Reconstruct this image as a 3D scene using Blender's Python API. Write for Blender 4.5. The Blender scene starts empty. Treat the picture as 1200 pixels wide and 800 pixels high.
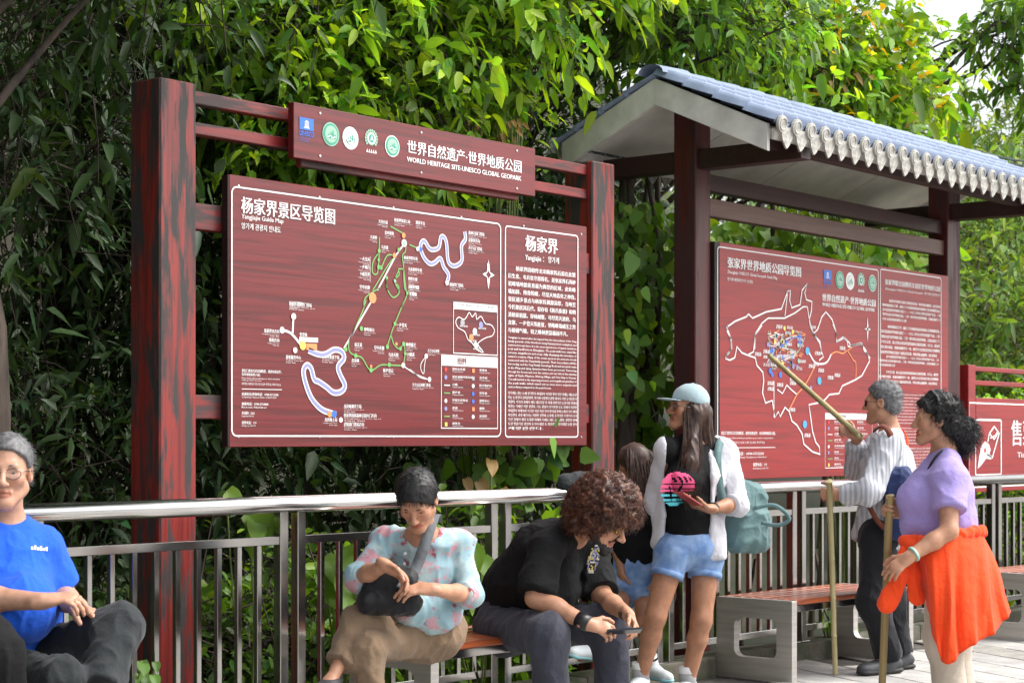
import bpy, bmesh, math, random
import numpy as np
from mathutils import Vector, Matrix
from mathutils.bvhtree import BVHTree
random.seed(7); rng = np.random.default_rng(11)
sc = bpy.context.scene
COL = sc.collection
# ---------------------------------------------------------------- camera (world X runs along the railing, Y away behind it)
F_PX, HOR, CAM_H = 2200.0, 514.0, 1.35
TH = math.atan(F_PX / 1780.0); CT, ST = math.cos(TH), math.sin(TH)
cam = bpy.data.cameras.new('camera'); co = bpy.data.objects.new('camera', cam); COL.objects.link(co)
co.location = (0, 0, CAM_H); co.rotation_euler = (math.pi/2, 0, -TH)
cam.sensor_width = 36; cam.lens = F_PX/1200*36; cam.shift_y = (HOR-400)/1200
cam.clip_start = .1; cam.clip_end = 2000
cam.dof.use_dof = True; cam.dof.focus_distance = 9.0; cam.dof.aperture_fstop = 7.0
sc.camera = co
# ---------------------------------------------------------------- light: bright overcast
SUN_EL, SUN_AZ = math.radians(52), math.radians(140)      # azimuth of the sun, clockwise from +Y
w = bpy.data.worlds.new('World'); sc.world = w; w.use_nodes = True
nt = w.node_tree; bg = nt.nodes['Background']
sky = nt.nodes.new('ShaderNodeTexSky'); sky.sky_type = 'NISHITA'; sky.sun_disc = False
sky.sun_elevation = SUN_EL; sky.sun_rotation = SUN_AZ; sky.dust_density = 5; sky.air_density = 1.2
hs = nt.nodes.new('ShaderNodeHueSaturation'); hs.inputs['Saturation'].default_value = .28
nt.links.new(sky.outputs[0], hs.inputs['Color']); nt.links.new(hs.outputs[0], bg.inputs[0])
bg.inputs[1].default_value = .15
sl = bpy.data.lights.new('sun', 'SUN'); sl.energy = 0.75; sl.angle = math.radians(30); sl.color = (1, .96, .9)
so = bpy.data.objects.new('sun', sl); COL.objects.link(so)
sdir = Vector((math.sin(SUN_AZ)*math.cos(SUN_EL), math.cos(SUN_AZ)*math.cos(SUN_EL), math.sin(SUN_EL)))
so.rotation_euler = (-sdir).to_track_quat('-Z', 'Y').to_euler(); so.location = sdir*50
sc.view_settings.view_transform = 'Standard'; sc.view_settings.look = 'None'
sc.view_settings.exposure = 1.25; sc.view_settings.gamma = 1; sc.view_settings.use_curve_mapping = False
sc.cycles.max_bounces = 6; sc.cycles.diffuse_bounces = 3; sc.cycles.glossy_bounces = 3; sc.cycles.transmission_bounces = 4
# ---------------------------------------------------------------- pixel helpers (a pixel gives a direction, a plane or depth gives the place)
def ray(x, y):
    a = (x-600)/F_PX; b = (HOR-y)/F_PX
    return np.array((ST+CT*a, CT-ST*a, b))
def P(x, y, d):
    return np.array((0, 0, CAM_H)) + ray(x, y)*d
def atY(x, y, Y):
    r = ray(x, y); return np.array((0, 0, CAM_H)) + r*(Y/r[1])
def atZ(x, y, Z):
    r = ray(x, y); return np.array((0, 0, CAM_H)) + r*((Z-CAM_H)/r[2])
RIGHT = np.array((CT, -ST, 0)); FWD = np.array((ST, CT, 0)); UP = np.array((0, 0, 1.))
# ---------------------------------------------------------------- object helpers
def tag(o, label=None, cat=None, group=None, kind=None):
    if label: o['label'] = label
    if cat: o['category'] = cat
    if group: o['group'] = group
    if kind: o['kind'] = kind
    return o
def link(name, me, m=None, parent=None):
    o = bpy.data.objects.new(name, me); COL.objects.link(o)
    if m is not None and me is not None:
        me.materials.clear(); me.materials.append(m)
    if parent is not None: o.parent = parent
    return o
def thing(name, label, cat, loc=(0, 0, 0), rz=0, group=None):
    o = bpy.data.objects.new(name, None); COL.objects.link(o); o.empty_display_size = .2
    o.location = loc; o.rotation_euler = (0, 0, rz)
    return tag(o, label, cat, group)
def np_mesh(name, V, Fs, smooth=False):
    me = bpy.data.meshes.new(name); V = np.asarray(V, np.float32)
    Fs = np.asarray(Fs, np.int32); n, k = Fs.shape
    me.vertices.add(len(V)); me.vertices.foreach_set('co', V.ravel())
    me.loops.add(n*k); me.loops.foreach_set('vertex_index', Fs.ravel())
    me.polygons.add(n); me.polygons.foreach_set('loop_start', np.arange(0, n*k, k, dtype=np.int32))
    me.polygons.foreach_set('loop_total', np.full(n, k, np.int32))
    me.polygons.foreach_set('use_smooth', np.full(n, bool(smooth)))
    me.update(calc_edges=True); return me
def bm_mesh(name, bm, smooth=False):
    me = bpy.data.meshes.new(name); bm.to_mesh(me); bm.free()
    if smooth:
        for p in me.polygons: p.use_smooth = True
    return me
def add_box(bm, lo, hi, bev=0, seg=1):
    c = [(a+b)/2 for a, b in zip(lo, hi)]; s = [b-a for a, b in zip(lo, hi)]
    r = bmesh.ops.create_cube(bm, size=1)
    bmesh.ops.scale(bm, vec=s, verts=r['verts']); bmesh.ops.translate(bm, vec=c, verts=r['verts'])
    if bev:
        es = list({e for v in r['verts'] for e in v.link_edges})
        bmesh.ops.bevel(bm, geom=es, offset=bev, segments=seg, affect='EDGES', profile=.7)
def box_mesh(name, lo, hi, bev=0, seg=1):
    bm = bmesh.new(); add_box(bm, lo, hi, bev, seg); return bm_mesh(name, bm)
def box(name, lo, hi, m, parent=None, bev=.004, seg=1):
    return link(name, box_mesh(name, lo, hi, bev, seg), m, parent)
def tube_arrays(pts, rad, n=8, cap=True, flat=1.0, ref=None):
    pts = np.asarray(pts, float); k = len(pts); rad = np.broadcast_to(np.asarray(rad, float), (k,))
    T = np.gradient(pts, axis=0); T /= np.linalg.norm(T, axis=1)[:, None]+1e-9
    ref = np.array((0, 0, 1.)) if ref is None else np.asarray(ref, float)
    if abs(T[0] @ ref) > .95 and k < 3: ref = np.array((1., 0, 0))
    V = []; prev = None
    for i in range(k):
        if prev is None:
            r0 = ref if abs(T[i] @ ref) < .95 else np.array((1., 0, 0))
            u = r0 - T[i]*(r0 @ T[i])
        else: u = prev - T[i]*(prev @ T[i])
        u /= np.linalg.norm(u)+1e-9; prev = u; v = np.cross(T[i], u)
        for j in range(n):
            a = 2*math.pi*j/n
            V.append(pts[i]+rad[i]*(u*math.cos(a)+v*math.sin(a)*flat))
    F = [(i*n+j, i*n+(j+1) % n, (i+1)*n+(j+1) % n, (i+1)*n+j) for i in range(k-1) for j in range(n)]
    if cap:
        b = len(V); V += [pts[0], pts[-1]]
        F += [(b, (j+1) % n, j, b) for j in range(n)] + [(b+1, (k-1)*n+j, (k-1)*n+(j+1) % n, b+1) for j in range(n)]
    return V, F
class MB:
    def __init__(s): s.V = []; s.F = []
    def add(s, V, F):
        o = len(s.V); s.V += [tuple(v) for v in V]; s.F += [tuple(i+o for i in f) for f in F]
    def tube(s, *a, **k): s.add(*tube_arrays(*a, **k))
    def poly(s, pts):
        o = len(s.V); s.V += [tuple(p) for p in pts]; s.F.append(tuple(range(o, o+len(pts))))
    def mesh(s, name, smooth=False):
        me = bpy.data.meshes.new(name)
        F = []
        for f in s.F:
            g = []
            for i in f:
                if i not in g: g.append(i)
            if len(g) > 2: F.append(g)
        me.from_pydata(s.V, [], F); me.update()
        if smooth: me.polygons.foreach_set('use_smooth', np.ones(len(me.polygons), bool))
        return me
    def build(s, name, m, parent=None, smooth=False): return link(name, s.mesh(name, smooth), m, parent)
def catmull(pts, n=6, closed=False):
    pts = np.asarray(pts, float); k = len(pts); out = []
    for i in range(k if closed else k-1):
        if closed: p0, p1, p2, p3 = (pts[(i+j) % k] for j in (-1, 0, 1, 2))
        else: p0, p1, p2, p3 = pts[max(i-1, 0)], pts[i], pts[i+1], pts[min(i+2, k-1)]
        for t in np.linspace(0, 1, n, endpoint=False):
            out.append(.5*((2*p1)+(-p0+p2)*t+(2*p0-5*p1+4*p2-p3)*t*t+(-p0+3*p1-3*p2+p3)*t**3))
    if not closed: out.append(pts[-1])
    return np.array(out)
def tree_copy(o, parent=None):
    c = o.copy(); COL.objects.link(c); c.parent = parent
    for ch in o.children: tree_copy(ch, c)
    return c
# ---------------------------------------------------------------- materials
MATS = {}
def nodes(m): return m.node_tree.nodes, m.node_tree.links
def mat(name, col, rough=.6, metal=0., var=.15, vscale=6., bump=0., bscale=80., stretch=(1, 1, 1), spec=.5, sheen=0., col2=None, lo=.35, hi=.65, coat=0., tint=None, sub=0., detail=4):
    m = bpy.data.materials.new(name); m.use_nodes = True; N, L = nodes(m); b = N['Principled BSDF']
    tc = N.new('ShaderNodeTexCoord'); mp = N.new('ShaderNodeMapping'); mp.inputs['Scale'].default_value = stretch
    L.new(tc.outputs['Object'], mp.inputs[0])
    nz = N.new('ShaderNodeTexNoise'); nz.inputs['Scale'].default_value = vscale; nz.inputs['Detail'].default_value = detail
    L.new(mp.outputs[0], nz.inputs['Vector'])
    mr = N.new('ShaderNodeMapRange'); mr.inputs[1].default_value = lo; mr.inputs[2].default_value = hi
    L.new(nz.outputs['Fac'], mr.inputs[0])
    mx = N.new('ShaderNodeMix'); mx.data_type = 'RGBA'
    c2 = col2 or tuple(max(0, c*(1-var)) for c in col); c1 = col if col2 else tuple(min(1, c*(1+var)) for c in col)
    mx.inputs[6].default_value = (*c1, 1); mx.inputs[7].default_value = (*c2, 1); L.new(mr.outputs[0], mx.inputs[0])
    out = mx.outputs[2]
    if tint:
        at = N.new('ShaderNodeAttribute'); at.attribute_name = tint
        m2 = N.new('ShaderNodeMix'); m2.data_type = 'RGBA'; m2.blend_type = 'MULTIPLY'; m2.inputs[0].default_value = 1
        L.new(out, m2.inputs[6]); L.new(at.outputs['Color'], m2.inputs[7]); out = m2.outputs[2]
    L.new(out, b.inputs['Base Color'])
    b.inputs['Roughness'].default_value = rough; b.inputs['Metallic'].default_value = metal
    b.inputs['Specular IOR Level'].default_value = spec
    if sheen: b.inputs['Sheen Weight'].default_value = sheen
    if coat: b.inputs['Coat Weight'].default_value = coat; b.inputs['Coat Roughness'].default_value = .2
    if sub:
        b.inputs['Subsurface Weight'].default_value = sub; b.inputs['Subsurface Radius'].default_value = (.012, .005, .003); b.inputs['Subsurface Scale'].default_value = .6
    if bump:
        n2 = N.new('ShaderNodeTexNoise'); n2.inputs['Scale'].default_value = bscale; n2.inputs['Detail'].default_value = 3
        L.new(mp.outputs[0], n2.inputs['Vector'])
        bp = N.new('ShaderNodeBump'); bp.inputs['Strength'].default_value = bump; bp.inputs['Distance'].default_value = .01
        L.new(n2.outputs['Fac'], bp.inputs['Height']); L.new(bp.outputs[0], b.inputs['Normal'])
    MATS[name] = m; return m
def leaf_mat(name, col, trans=.45, rough=.42, spec=.5, hue=.12):
    m = bpy.data.materials.new(name); m.use_nodes = True; N, L = nodes(m); b = N['Principled BSDF']
    at = N.new('ShaderNodeAttribute'); at.attribute_name = 'tint'
    m2 = N.new('ShaderNodeMix'); m2.data_type = 'RGBA'; m2.blend_type = 'MULTIPLY'; m2.inputs[0].default_value = 1
    m2.inputs[6].default_value = (*col, 1); L.new(at.outputs['Color'], m2.inputs[7])
    L.new(m2.outputs[2], b.inputs['Base Color']); b.inputs['Roughness'].default_value = rough
    b.inputs['Specular IOR Level'].default_value = spec
    tr = N.new('ShaderNodeBsdfTranslucent')
    gm = N.new('ShaderNodeMix'); gm.data_type = 'RGBA'; gm.blend_type = 'MULTIPLY'; gm.inputs[0].default_value = 1
    L.new(m2.outputs[2], gm.inputs[6]); gm.inputs[7].default_value = (1.6, 1.5, .45, 1)
    L.new(gm.outputs[2], tr.inputs[0])
    ms = N.new('ShaderNodeMixShader'); ms.inputs[0].default_value = trans
    L.new(b.outputs[0], ms.inputs[1]); L.new(tr.outputs[0], ms.inputs[2]); L.new(ms.outputs[0], N['Material Output'].inputs[0])
    MATS[name] = m; return m
def grain_mat(name, base, dark, axis, wear=None, rough=.4, wscale=3.0, gscale=9., coat=.15):
    """painted timber: grain lines along one axis, optional worn-off patches stretched along it"""
    m = bpy.data.materials.new(name); m.use_nodes = True; N, L = nodes(m); b = N['Principled BSDF']
    tc = N.new('ShaderNodeTexCoord'); mp = N.new('ShaderNodeMapping')
    s = [gscale]*3; s[axis] = gscale*.045; mp.inputs['Scale'].default_value = s; L.new(tc.outputs['Object'], mp.inputs[0])
    nz = N.new('ShaderNodeTexNoise'); nz.inputs['Scale'].default_value = 4; nz.inputs['Detail'].default_value = 5; nz.inputs['Distortion'].default_value = .6
    L.new(mp.outputs[0], nz.inputs['Vector'])
    cr = N.new('ShaderNodeValToRGB'); e = cr.color_ramp.elements
    e[0].position = .36; e[0].color = (*dark, 1); e[1].position = .55; e[1].color = (*base, 1); L.new(nz.outputs['Fac'], cr.inputs[0])
    out = cr.outputs[0]; rsock = None
    if wear:
        mp2 = N.new('ShaderNodeMapping'); s2 = [wscale*4]*3; s2[axis] = wscale*.5; mp2.inputs['Scale'].default_value = s2; L.new(tc.outputs['Object'], mp2.inputs[0])
        n2 = N.new('ShaderNodeTexNoise'); n2.inputs['Scale'].default_value = 1.6; n2.inputs['Detail'].default_value = 7; n2.inputs['Roughness'].default_value = .62
        L.new(mp2.outputs[0], n2.inputs['Vector'])
        r2 = N.new('ShaderNodeMapRange'); r2.inputs[1].default_value = .47; r2.inputs[2].default_value = .56; L.new(n2.outputs['Fac'], r2.inputs[0])
        mx = N.new('ShaderNodeMix'); mx.data_type = 'RGBA'; mx.inputs[7].default_value = (*wear, 1); L.new(out, mx.inputs[6]); L.new(r2.outputs[0], mx.inputs[0]); out = mx.outputs[2]
        rr = N.new('ShaderNodeMapRange'); rr.inputs[3].default_value = rough; rr.inputs[4].default_value = .75; L.new(r2.outputs[0], rr.inputs[0]); L.new(rr.outputs[0], b.inputs['Roughness'])
    else: b.inputs['Roughness'].default_value = rough
    L.new(out, b.inputs['Base Color'])
    b.inputs['Coat Weight'].default_value = coat; b.inputs['Coat Roughness'].default_value = .25
    bp = N.new('ShaderNodeBump'); bp.inputs['Strength'].default_value = .25; bp.inputs['Distance'].default_value = .004
    L.new(nz.outputs['Fac'], bp.inputs['Height']); L.new(bp.outputs[0], b.inputs['Normal'])
    MATS[name] = m; return m
def hx(h):                                                        # sRGB hex to linear
    v = [int(h[i:i+2], 16)/255 for i in (0, 2, 4)]
    return tuple(c/12.92 if c <= .04045 else ((c+.055)/1.055)**2.4 for c in v)
grain_mat('post_red', (.24, .018, .014), (.10, .011, .010), 2, wear=(.032, .028, .027))
grain_mat('beam_red', (.20, .018, .016), (.09, .010, .01), 0, wear=(.05, .03, .03), wscale=2)
grain_mat('board_red', (.150, .0105, .0125), (.095, .0075, .009), 0, rough=.36, gscale=9, coat=.12)
grain_mat('board_red_bright', (.28, .013, .014), (.20, .010, .011), 0, rough=.42, gscale=8, coat=.06)
grain_mat('post_maroon', (.085, .010, .010), (.05, .007, .007), 2, wear=(.045, .012, .012), wscale=1.2, rough=.5)
grain_mat('beam_dark', (.035, .010, .008), (.02, .006, .005), 0, rough=.6)
grain_mat('beam_brown', (.13, .062, .045), (.09, .04, .03), 0, rough=.55)
grain_mat('bench_wood', (.36, .085, .028), (.17, .035, .012), 0, rough=.32, coat=.3)
mat('board_edge', (.015, .006, .006), .5)
mat('print_white', (.80, .80, .80), .5, var=.02)
mat('print_green', (.16, .42, .12), .5, var=.02)
mat('print_palegreen', (.30, .50, .38), .5, var=.02)
mat('print_blue', (.035, .16, .62), .5, var=.02)
mat('print_skyblue', (.06, .38, .85), .5, var=.02)
mat('print_lilac', (.26, .27, .50), .5, var=.02)
mat('print_orange', (.80, .28, .10), .5, var=.02)
mat('print_yellow', (.80, .62, .12), .5, var=.02)
mat('print_red', (.62, .05, .05), .5, var=.02)
mat('print_teal', (.05, .34, .24), .5, var=.02)
mat('print_grey', (.35, .35, .37), .5, var=.02)
mat('print_maroon', (.17, .014, .018), .5, var=.02)
mat('bolt', (.6, .6, .6), .3, metal=1)
mat('white_wood', (.62, .60, .57), .7, var=.18, vscale=5, stretch=(1, 1, 1), bump=.15, bscale=30)
mat('soffit', (.72, .69, .63), .75, var=.12, vscale=4, bump=.1, bscale=20)
mat('roof_tile', (.235, .29, .41), .62, var=.22, vscale=3, bump=.12, bscale=40, spec=.3)
mat('eave_tile', (.40, .39, .355), .7, var=.3, vscale=25, bump=.5, bscale=60)
mat('steel', (.40, .385, .37), .16, metal=1, var=.1, vscale=4)
mat('steel_tube', (.70, .69, .68), .16, metal=1, var=.08, vscale=3)
mat('steel_brushed', (.60, .575, .55), .42, metal=1, var=.1, vscale=3, bump=.06, bscale=120, stretch=(1, 1, 14))
mat('concrete', (.27, .25, .21), .9, var=.3, vscale=8, bump=.4, bscale=50)
mat('kerb_stone', (.12, .105, .085), .9, var=.5, vscale=9, bump=.6, bscale=40, col2=(.05, .065, .03))
mat('paving', (.35, .34, .325), .8, var=.16, vscale=7, bump=.35, bscale=45)
mat('paving_b', (.41, .40, .375), .8, var=.16, vscale=6, bump=.35, bscale=45)
mat('paving_c', (.29, .28, .25), .8, var=.2, vscale=8, bump=.35, bscale=45)
mat('joint', (.075, .068, .06), .95, var=.3, vscale=20)
mat('soil', (.035, .03, .018), .95, var=.5, vscale=3, bump=.8, bscale=20, col2=(.02, .03, .01))
mat('bark', (.06, .045, .035), .9, var=.5, vscale=14, stretch=(1, 1, .25), bump=.9, bscale=25)
mat('bark_pale', (.12, .09, .06), .9, var=.5, vscale=14, stretch=(1, 1, .25), bump=.9, bscale=25)
mat('bamboo', (.42, .36, .18), .5, var=.2, vscale=6, stretch=(1, 1, .2), bump=.1)
mat('bamboo_dark', (.26, .19, .075), .5, var=.25, vscale=6, stretch=(1, 1, .2), bump=.1)
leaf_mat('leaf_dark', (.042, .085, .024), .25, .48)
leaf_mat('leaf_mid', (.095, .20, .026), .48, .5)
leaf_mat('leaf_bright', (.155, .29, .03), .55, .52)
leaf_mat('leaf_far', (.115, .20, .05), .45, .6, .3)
leaf_mat('leaf_warm', (.34, .20, .05), .45, .5)
# ================================================================ SIGNS
GLY = {}; TXO = bpy.data.objects.new('type_setter', bpy.data.curves.new('type_setter', 'FONT'))
HAN = '양가계관광지안내도는의다이장세'        # small Korean type is set from a few syllables only (each new one is slow to load)
def glyphs(s, bold=0.0, res=1):
    s = ''.join(c if not 0xac00 <= ord(c) < 0xd7b0 or c in HAN else HAN[ord(c) % len(HAN)] for c in s)
    k = (s, bold, res)
    if k not in GLY:
        c = TXO.data; c.body = s; c.resolution_u = res; c.offset = 0
        m = bpy.data.meshes.new_from_object(TXO)
        V = np.array([v.co[:2] for v in m.vertices]).reshape(-1, 2); F = [tuple(p.vertices) for p in m.polygons]
        bpy.data.meshes.remove(m)
        GLY[k] = (V, F)
    return GLY[k]
class Print:
    """flat print on a vertical board face at plane Y; pixel boxes are turned into board coordinates"""
    def __init__(s, Y, base, zoom=None): s.Y = Y; s.base = np.array(base); s.mb = {}; s.zoom = zoom; s.lift = 0; s.n = 0; s.heavy = 1.
    def xz(s, x, y):
        if s.zoom: (ox, oy, k) = s.zoom; x, y = ox+x/k, oy+y/k
        p = atY(x, y, s.Y); return p[0], p[2]
    def b(s, key, new=False):
        if new and key.split('_')[0] in ('title', 'subtitle', 'emblem'): s.n += 1; key += '|%d' % s.n
        if key.split('|')[0] in ('border', 'map_road', 'map_road_core', 'seal_rim', 'seal_ring', 'seal_field', 'seal_core', 'map_cableway', 'map_outline', 'map_highway', 'map_plate', 'notice_rule', 'inset_frame', 'legend_frame'): s.n += 1; key += '|%d' % s.n
        return s.mb.setdefault(key, MB())
    def pt(s, X, Z): return (X-s.base[0], s.Y-s.base[1]-s.lift, Z-s.base[2])
    def text(s, key, st, x0, yt, yb, x1, bold=.02, res=1):
        X0, Zt = s.xz(x0, yt); _, Zb = s.xz(x0, yb); X1 = s.xz(x1, yb)[0]; s.rtext(key, st, X0, X1, Zb, Zt, bold, res)
    def rtext(s, key, st, X0, X1, Zb, Zt, bold=.02, res=1, fit=True):
        bold *= s.heavy; V, F = glyphs(st, 0, res)
        if not len(V): return
        lo = V.min(0); hi = V.max(0); h = Zt-Zb
        if fit: y0, y1 = lo[1], hi[1]
        else: y0, y1 = -.15, .9
        sx = (X1-X0)/max(hi[0]-lo[0], 1e-6); sz = h/max(y1-y0, 1e-6)
        B_ = s.b(key, True); L0 = s.lift
        for i, o_ in enumerate((-bold*.8, bold*.8) if bold > .01 else (0,)):       # heavier type: two overlaid impressions
            s.lift = L0+.0003*i; B_.add([s.pt(X0+(v[0]-lo[0]+o_)*sx, Zb+(v[1]-y0)*sz) for v in V], F)
        s.lift = L0
    def para(s, key, lines, x0, yt, yb, x1, bold=.02, last=.6, gap=.3, res=1):
        """justified block of lines between two pixel corners"""
        X0, Zt = s.xz(x0, yt); _, Zb = s.xz(x0, yb); X1 = s.xz(x1, yb)[0]; n = len(lines); st = (Zt-Zb)/n
        for i, l in enumerate(lines):
            ind = len(l)-len(l.lstrip('　')); w = (X1-X0); a = X0+ind*w*.055
            e = X1 if i < n-1 else X0+w*last
            s.rtext(key, l.strip('　'), a, e, Zt-(i+1)*st+st*gap*.5, Zt-i*st-st*gap*.5, bold, res, fit=False)
    def line(s, key, pts, wid, closed=False, smooth=0, raw=False):
        q = np.array(pts if raw else [s.xz(*p) for p in pts])
        if smooth: q = catmull(q, smooth, closed)
        if closed: q = np.vstack([q, q[:1]])
        d = np.gradient(q, axis=0)
        if closed: d[0] = d[-1] = (q[1]-q[-2])
        d /= np.linalg.norm(d, axis=1)[:, None]+1e-9; nrm = np.stack([-d[:, 1], d[:, 0]], 1)*wid/2
        V = []
        for a, b_ in zip(q-nrm, q+nrm): V += [s.pt(*a), s.pt(*b_)]
        s.b(key).add(V, [(2*i, 2*i+2, 2*i+3, 2*i+1) for i in range(len(q)-1)])
    def rect(s, key, x0, y0, x1, y1):
        A = s.xz(x0, y0); C = s.xz(x1, y1); D = s.xz(x0, y1)
        s.fill(key, [(A[0], D[1]), (C[0], D[1]), (C[0], A[1]), (A[0], A[1])])
    def fill(s, key, pts): s.b(key).poly([s.pt(*p) for p in pts])
    def frame(s, key, c4, wid, rad=.02):
        """rounded frame line through four pixel corners TL TR BR BL, averaged to an upright rectangle"""
        q = [s.xz(*p) for p in c4]; x0 = (q[0][0]+q[3][0])/2; x1 = (q[1][0]+q[2][0])/2; z1 = (q[0][1]+q[1][1])/2; z0 = (q[2][1]+q[3][1])/2
        pts = []
        for cx, cz, a0 in ((x1-rad, z1-rad, 0), (x0+rad, z1-rad, 90), (x0+rad, z0+rad, 180), (x1-rad, z0+rad, 270)):
            for t in range(0, 91, 18): a = math.radians(a0+t); pts.append((cx+rad*math.cos(a), cz+rad*math.sin(a)))
        s.line(key, pts, wid, True, raw=True); return x0, x1, z0, z1
    def disc(s, key, X, Z, r, n=20, rz=None):
        s.fill(key, [(X+r*math.cos(2*math.pi*i/n), Z+(rz or r)*math.sin(2*math.pi*i/n)) for i in range(n)])
    def dot(s, key, x, y, r, n=10): X, Z = s.xz(x, y); s.disc(key, X, Z, r, n)
    def build(s, parent, names=None):
        for i, (k, mb) in enumerate(s.mb.items()):
            nm, mt = k.split('|')[:2]; o = mb.build(nm, MATS['print_'+mt], parent)
            if k.count('|') == 1 or nm == 'subtitle_lettering': o['kind'] = 'stuff'
def at_root(o, root): o.location = -root.location; return o
def unesco(pr, X, Z, h):
    """blue square with white temple front over the word, five lines of small type below"""
    w = h*.9; pr.fill('emblem_field|blue', [(X, Z-h*.55), (X+w, Z-h*.55), (X+w, Z), (X, Z)])
    pr.lift += .0012
    cx = X+w/2; pr.fill('emblem|white', [(cx-w*.17, Z-h*.2), (cx+w*.17, Z-h*.2), (cx, Z-h*.1)])
    for i in range(6): x = cx-w*.14+i*w*.05; pr.fill('emblem|white', [(x, Z-h*.37), (x+w*.028, Z-h*.37), (x+w*.028, Z-h*.22), (x, Z-h*.22)])
    for i in range(3): pr.fill('emblem|white', [(cx-w*(.17+.02*i), Z-h*(.40+.035*i)), (cx+w*(.17+.02*i), Z-h*(.40+.035*i)), (cx+w*(.17+.02*i), Z-h*(.38+.035*i)), (cx-w*(.17+.02*i), Z-h*(.38+.035*i))])
    pr.lift -= .0012
    pr.rtext('emblem_word|blue', 'unesco', X, X+w, Z-h*.83, Z-h*.6, .02, 2)
    for i, tx in enumerate(('United Nations Educational', 'Scientific and Cultural')): pr.rtext('emblem_word|blue', tx, X, X+w*(.75-.1*i), Z-h*(.95+.11*i), Z-h*(.88+.11*i), 0)
def seal(pr, X, Z, r, kind):
    L0 = pr.lift
    if kind == 2:      # leaf wreath over a row of white figures
        for a in range(-40, 221, 20):
            t = math.radians(a); cx, cz = X+r*.95*math.cos(t), Z+r*.95*math.sin(t)
            pr.fill('seal_wreath|palegreen', [(cx-r*.2*math.sin(t), cz+r*.2*math.cos(t)), (cx+r*.18*math.cos(t), cz+r*.18*math.sin(t)), (cx+r*.2*math.sin(t), cz-r*.2*math.cos(t)), (cx-r*.18*math.cos(t), cz-r*.18*math.sin(t))])
        pr.disc('seal_field|palegreen', X, Z, r*.78); pr.lift += .0012; pr.disc('seal_ring|white', X, Z, r*.66); pr.lift += .0012; pr.disc('seal_core|teal', X, Z, r*.5)
        pr.lift += .0012
        pr.fill('seal_mark|white', [(X-r*.28, Z-r*.3), (X, Z+r*.38), (X+r*.28, Z-r*.3), (X, Z-r*.1)])
        pr.lift = L0
        for i in range(5): x = X-r*.85+i*r*.36; pr.fill('seal_figures|white', [(x, Z-r*1.65), (x+r*.3, Z-r*1.65), (x+r*.15, Z-r*1.2)])
    else:
        c0, c1, c2 = (('palegreen', 'teal', 'palegreen'), ('white', 'palegreen', 'white'), None, ('white', 'teal', 'palegreen'))[kind]
        pr.disc('seal_rim|'+c0, X, Z, r); pr.lift += .0012; pr.disc('seal_ring|'+c1, X, Z, r*(.9 if kind != 1 else .62)); pr.lift += .0012; pr.disc('seal_field|'+c2, X, Z, r*(.72 if kind != 1 else .56)); pr.lift += .0012
        for q in range(4):
            x = X-r*.42+q*r*.24; hgt = r*(.35+.3*((q*7) % 3)/2)
            pr.fill('seal_peaks|teal', [(x, Z-r*.35), (x+r*.26, Z-r*.35), (x+r*.2, Z-r*.35+hgt), (x+r*.08, Z-r*.35+hgt*1.05)])
        pr.lift += .0012; pr.line('seal_river|white', [(X-r*.45, Z-r*.3), (X-r*.1, Z-r*.12), (X+r*.1, Z-r*.3), (X+r*.45, Z-r*.18)], r*.1, raw=True, smooth=4)
    pr.lift = L0
def label_px(pr, st, x, y, hpx, align='l', sub=2, col='white', wk=.86):
    """one small map label: bold characters with thin lines of small type beneath (zoom pixels)"""
    V, F = glyphs(st, .02); w = hpx*wk*len(st)*.72
    x0 = {'l': x, 'r': x-w, 'c': x-w/2}[align]
    pr.text('map_label|'+col, st, x0, y, y+hpx, x0+w, .02)
    for i in range(sub):
        w2 = w*(1.15-.5*i); a = {'l': x, 'r': x-w2, 'c': x-w2/2}[align]
        pr.text('map_label|'+col, ('Yangjiajie Scenic Spot', 'Ticket Gate')[i % 2], a, y+hpx*(1.18+.5*i), y+hpx*(1.5+.5*i), a+w2, .0)
# ------------------------------------------------ big map frame
YB = 6.42
s1 = thing('map_signboard', 'large red timber guide map board hung between two worn red posts', 'signboard', (7.2, 6.55, 0))
for xa, xb in ((5.49, 5.705), (8.71, 8.93)):
    pm = bmesh.new(); add_box(pm, (xa, 6.45, -.5), (xb, 6.655, 2.955), .008)
    po = at_root(link('post', bm_mesh('post', pm), MATS['post_red'], s1), s1)
for za, zb in ((2.873, 2.932), (2.735, 2.79)):
    at_root(box('rail_beam', (5.706, 6.49, za), (8.709, 6.55, zb), MATS['beam_red'], s1), s1)
for za, zb in ((2.30, 2.42), (1.44, 1.55)):
    at_root(box('board_beam', (5.706, 6.47, za), (8.709, 6.53, zb), MATS['beam_red'], s1), s1)
bd = at_root(link('board', box_mesh('board', (5.875, YB, 1.312), (8.615, YB+.045, 2.562), .003), MATS['board_red'], s1), s1)
at_root(box('board_side', (5.868, YB+.003, 1.314), (5.874, YB+.043, 2.56), MATS['board_edge'], s1, 0), s1)
p1 = Print(YB-.003, (0, 0, 0)); p1.heavy = 1.35
p1.frame('border|white', [(271.5, 217), (585.5, 263.5), (588, 511.5), (272, 510)], .0075, .03)
p1.frame('border|white', [(592, 264), (676.5, 277), (678, 511.5), (592.6, 512)], .0075, .02)
p1.text('title_lettering|white', '杨家界景区导览图', 283, 230, 249.5, 392.3, .022, 2)
p1.text('subtitle_lettering|white', 'Yangjiajie Guide Map', 283, 250.5, 257.5, 332, .008, 2)
p1.text('subtitle_lettering|white', '양가계 관광지 안내도', 283, 260.5, 268, 329, .01, 2)
p1.text('title_lettering|white', '杨家界', 616, 275, 293.5, 653.5, .026, 2)
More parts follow.
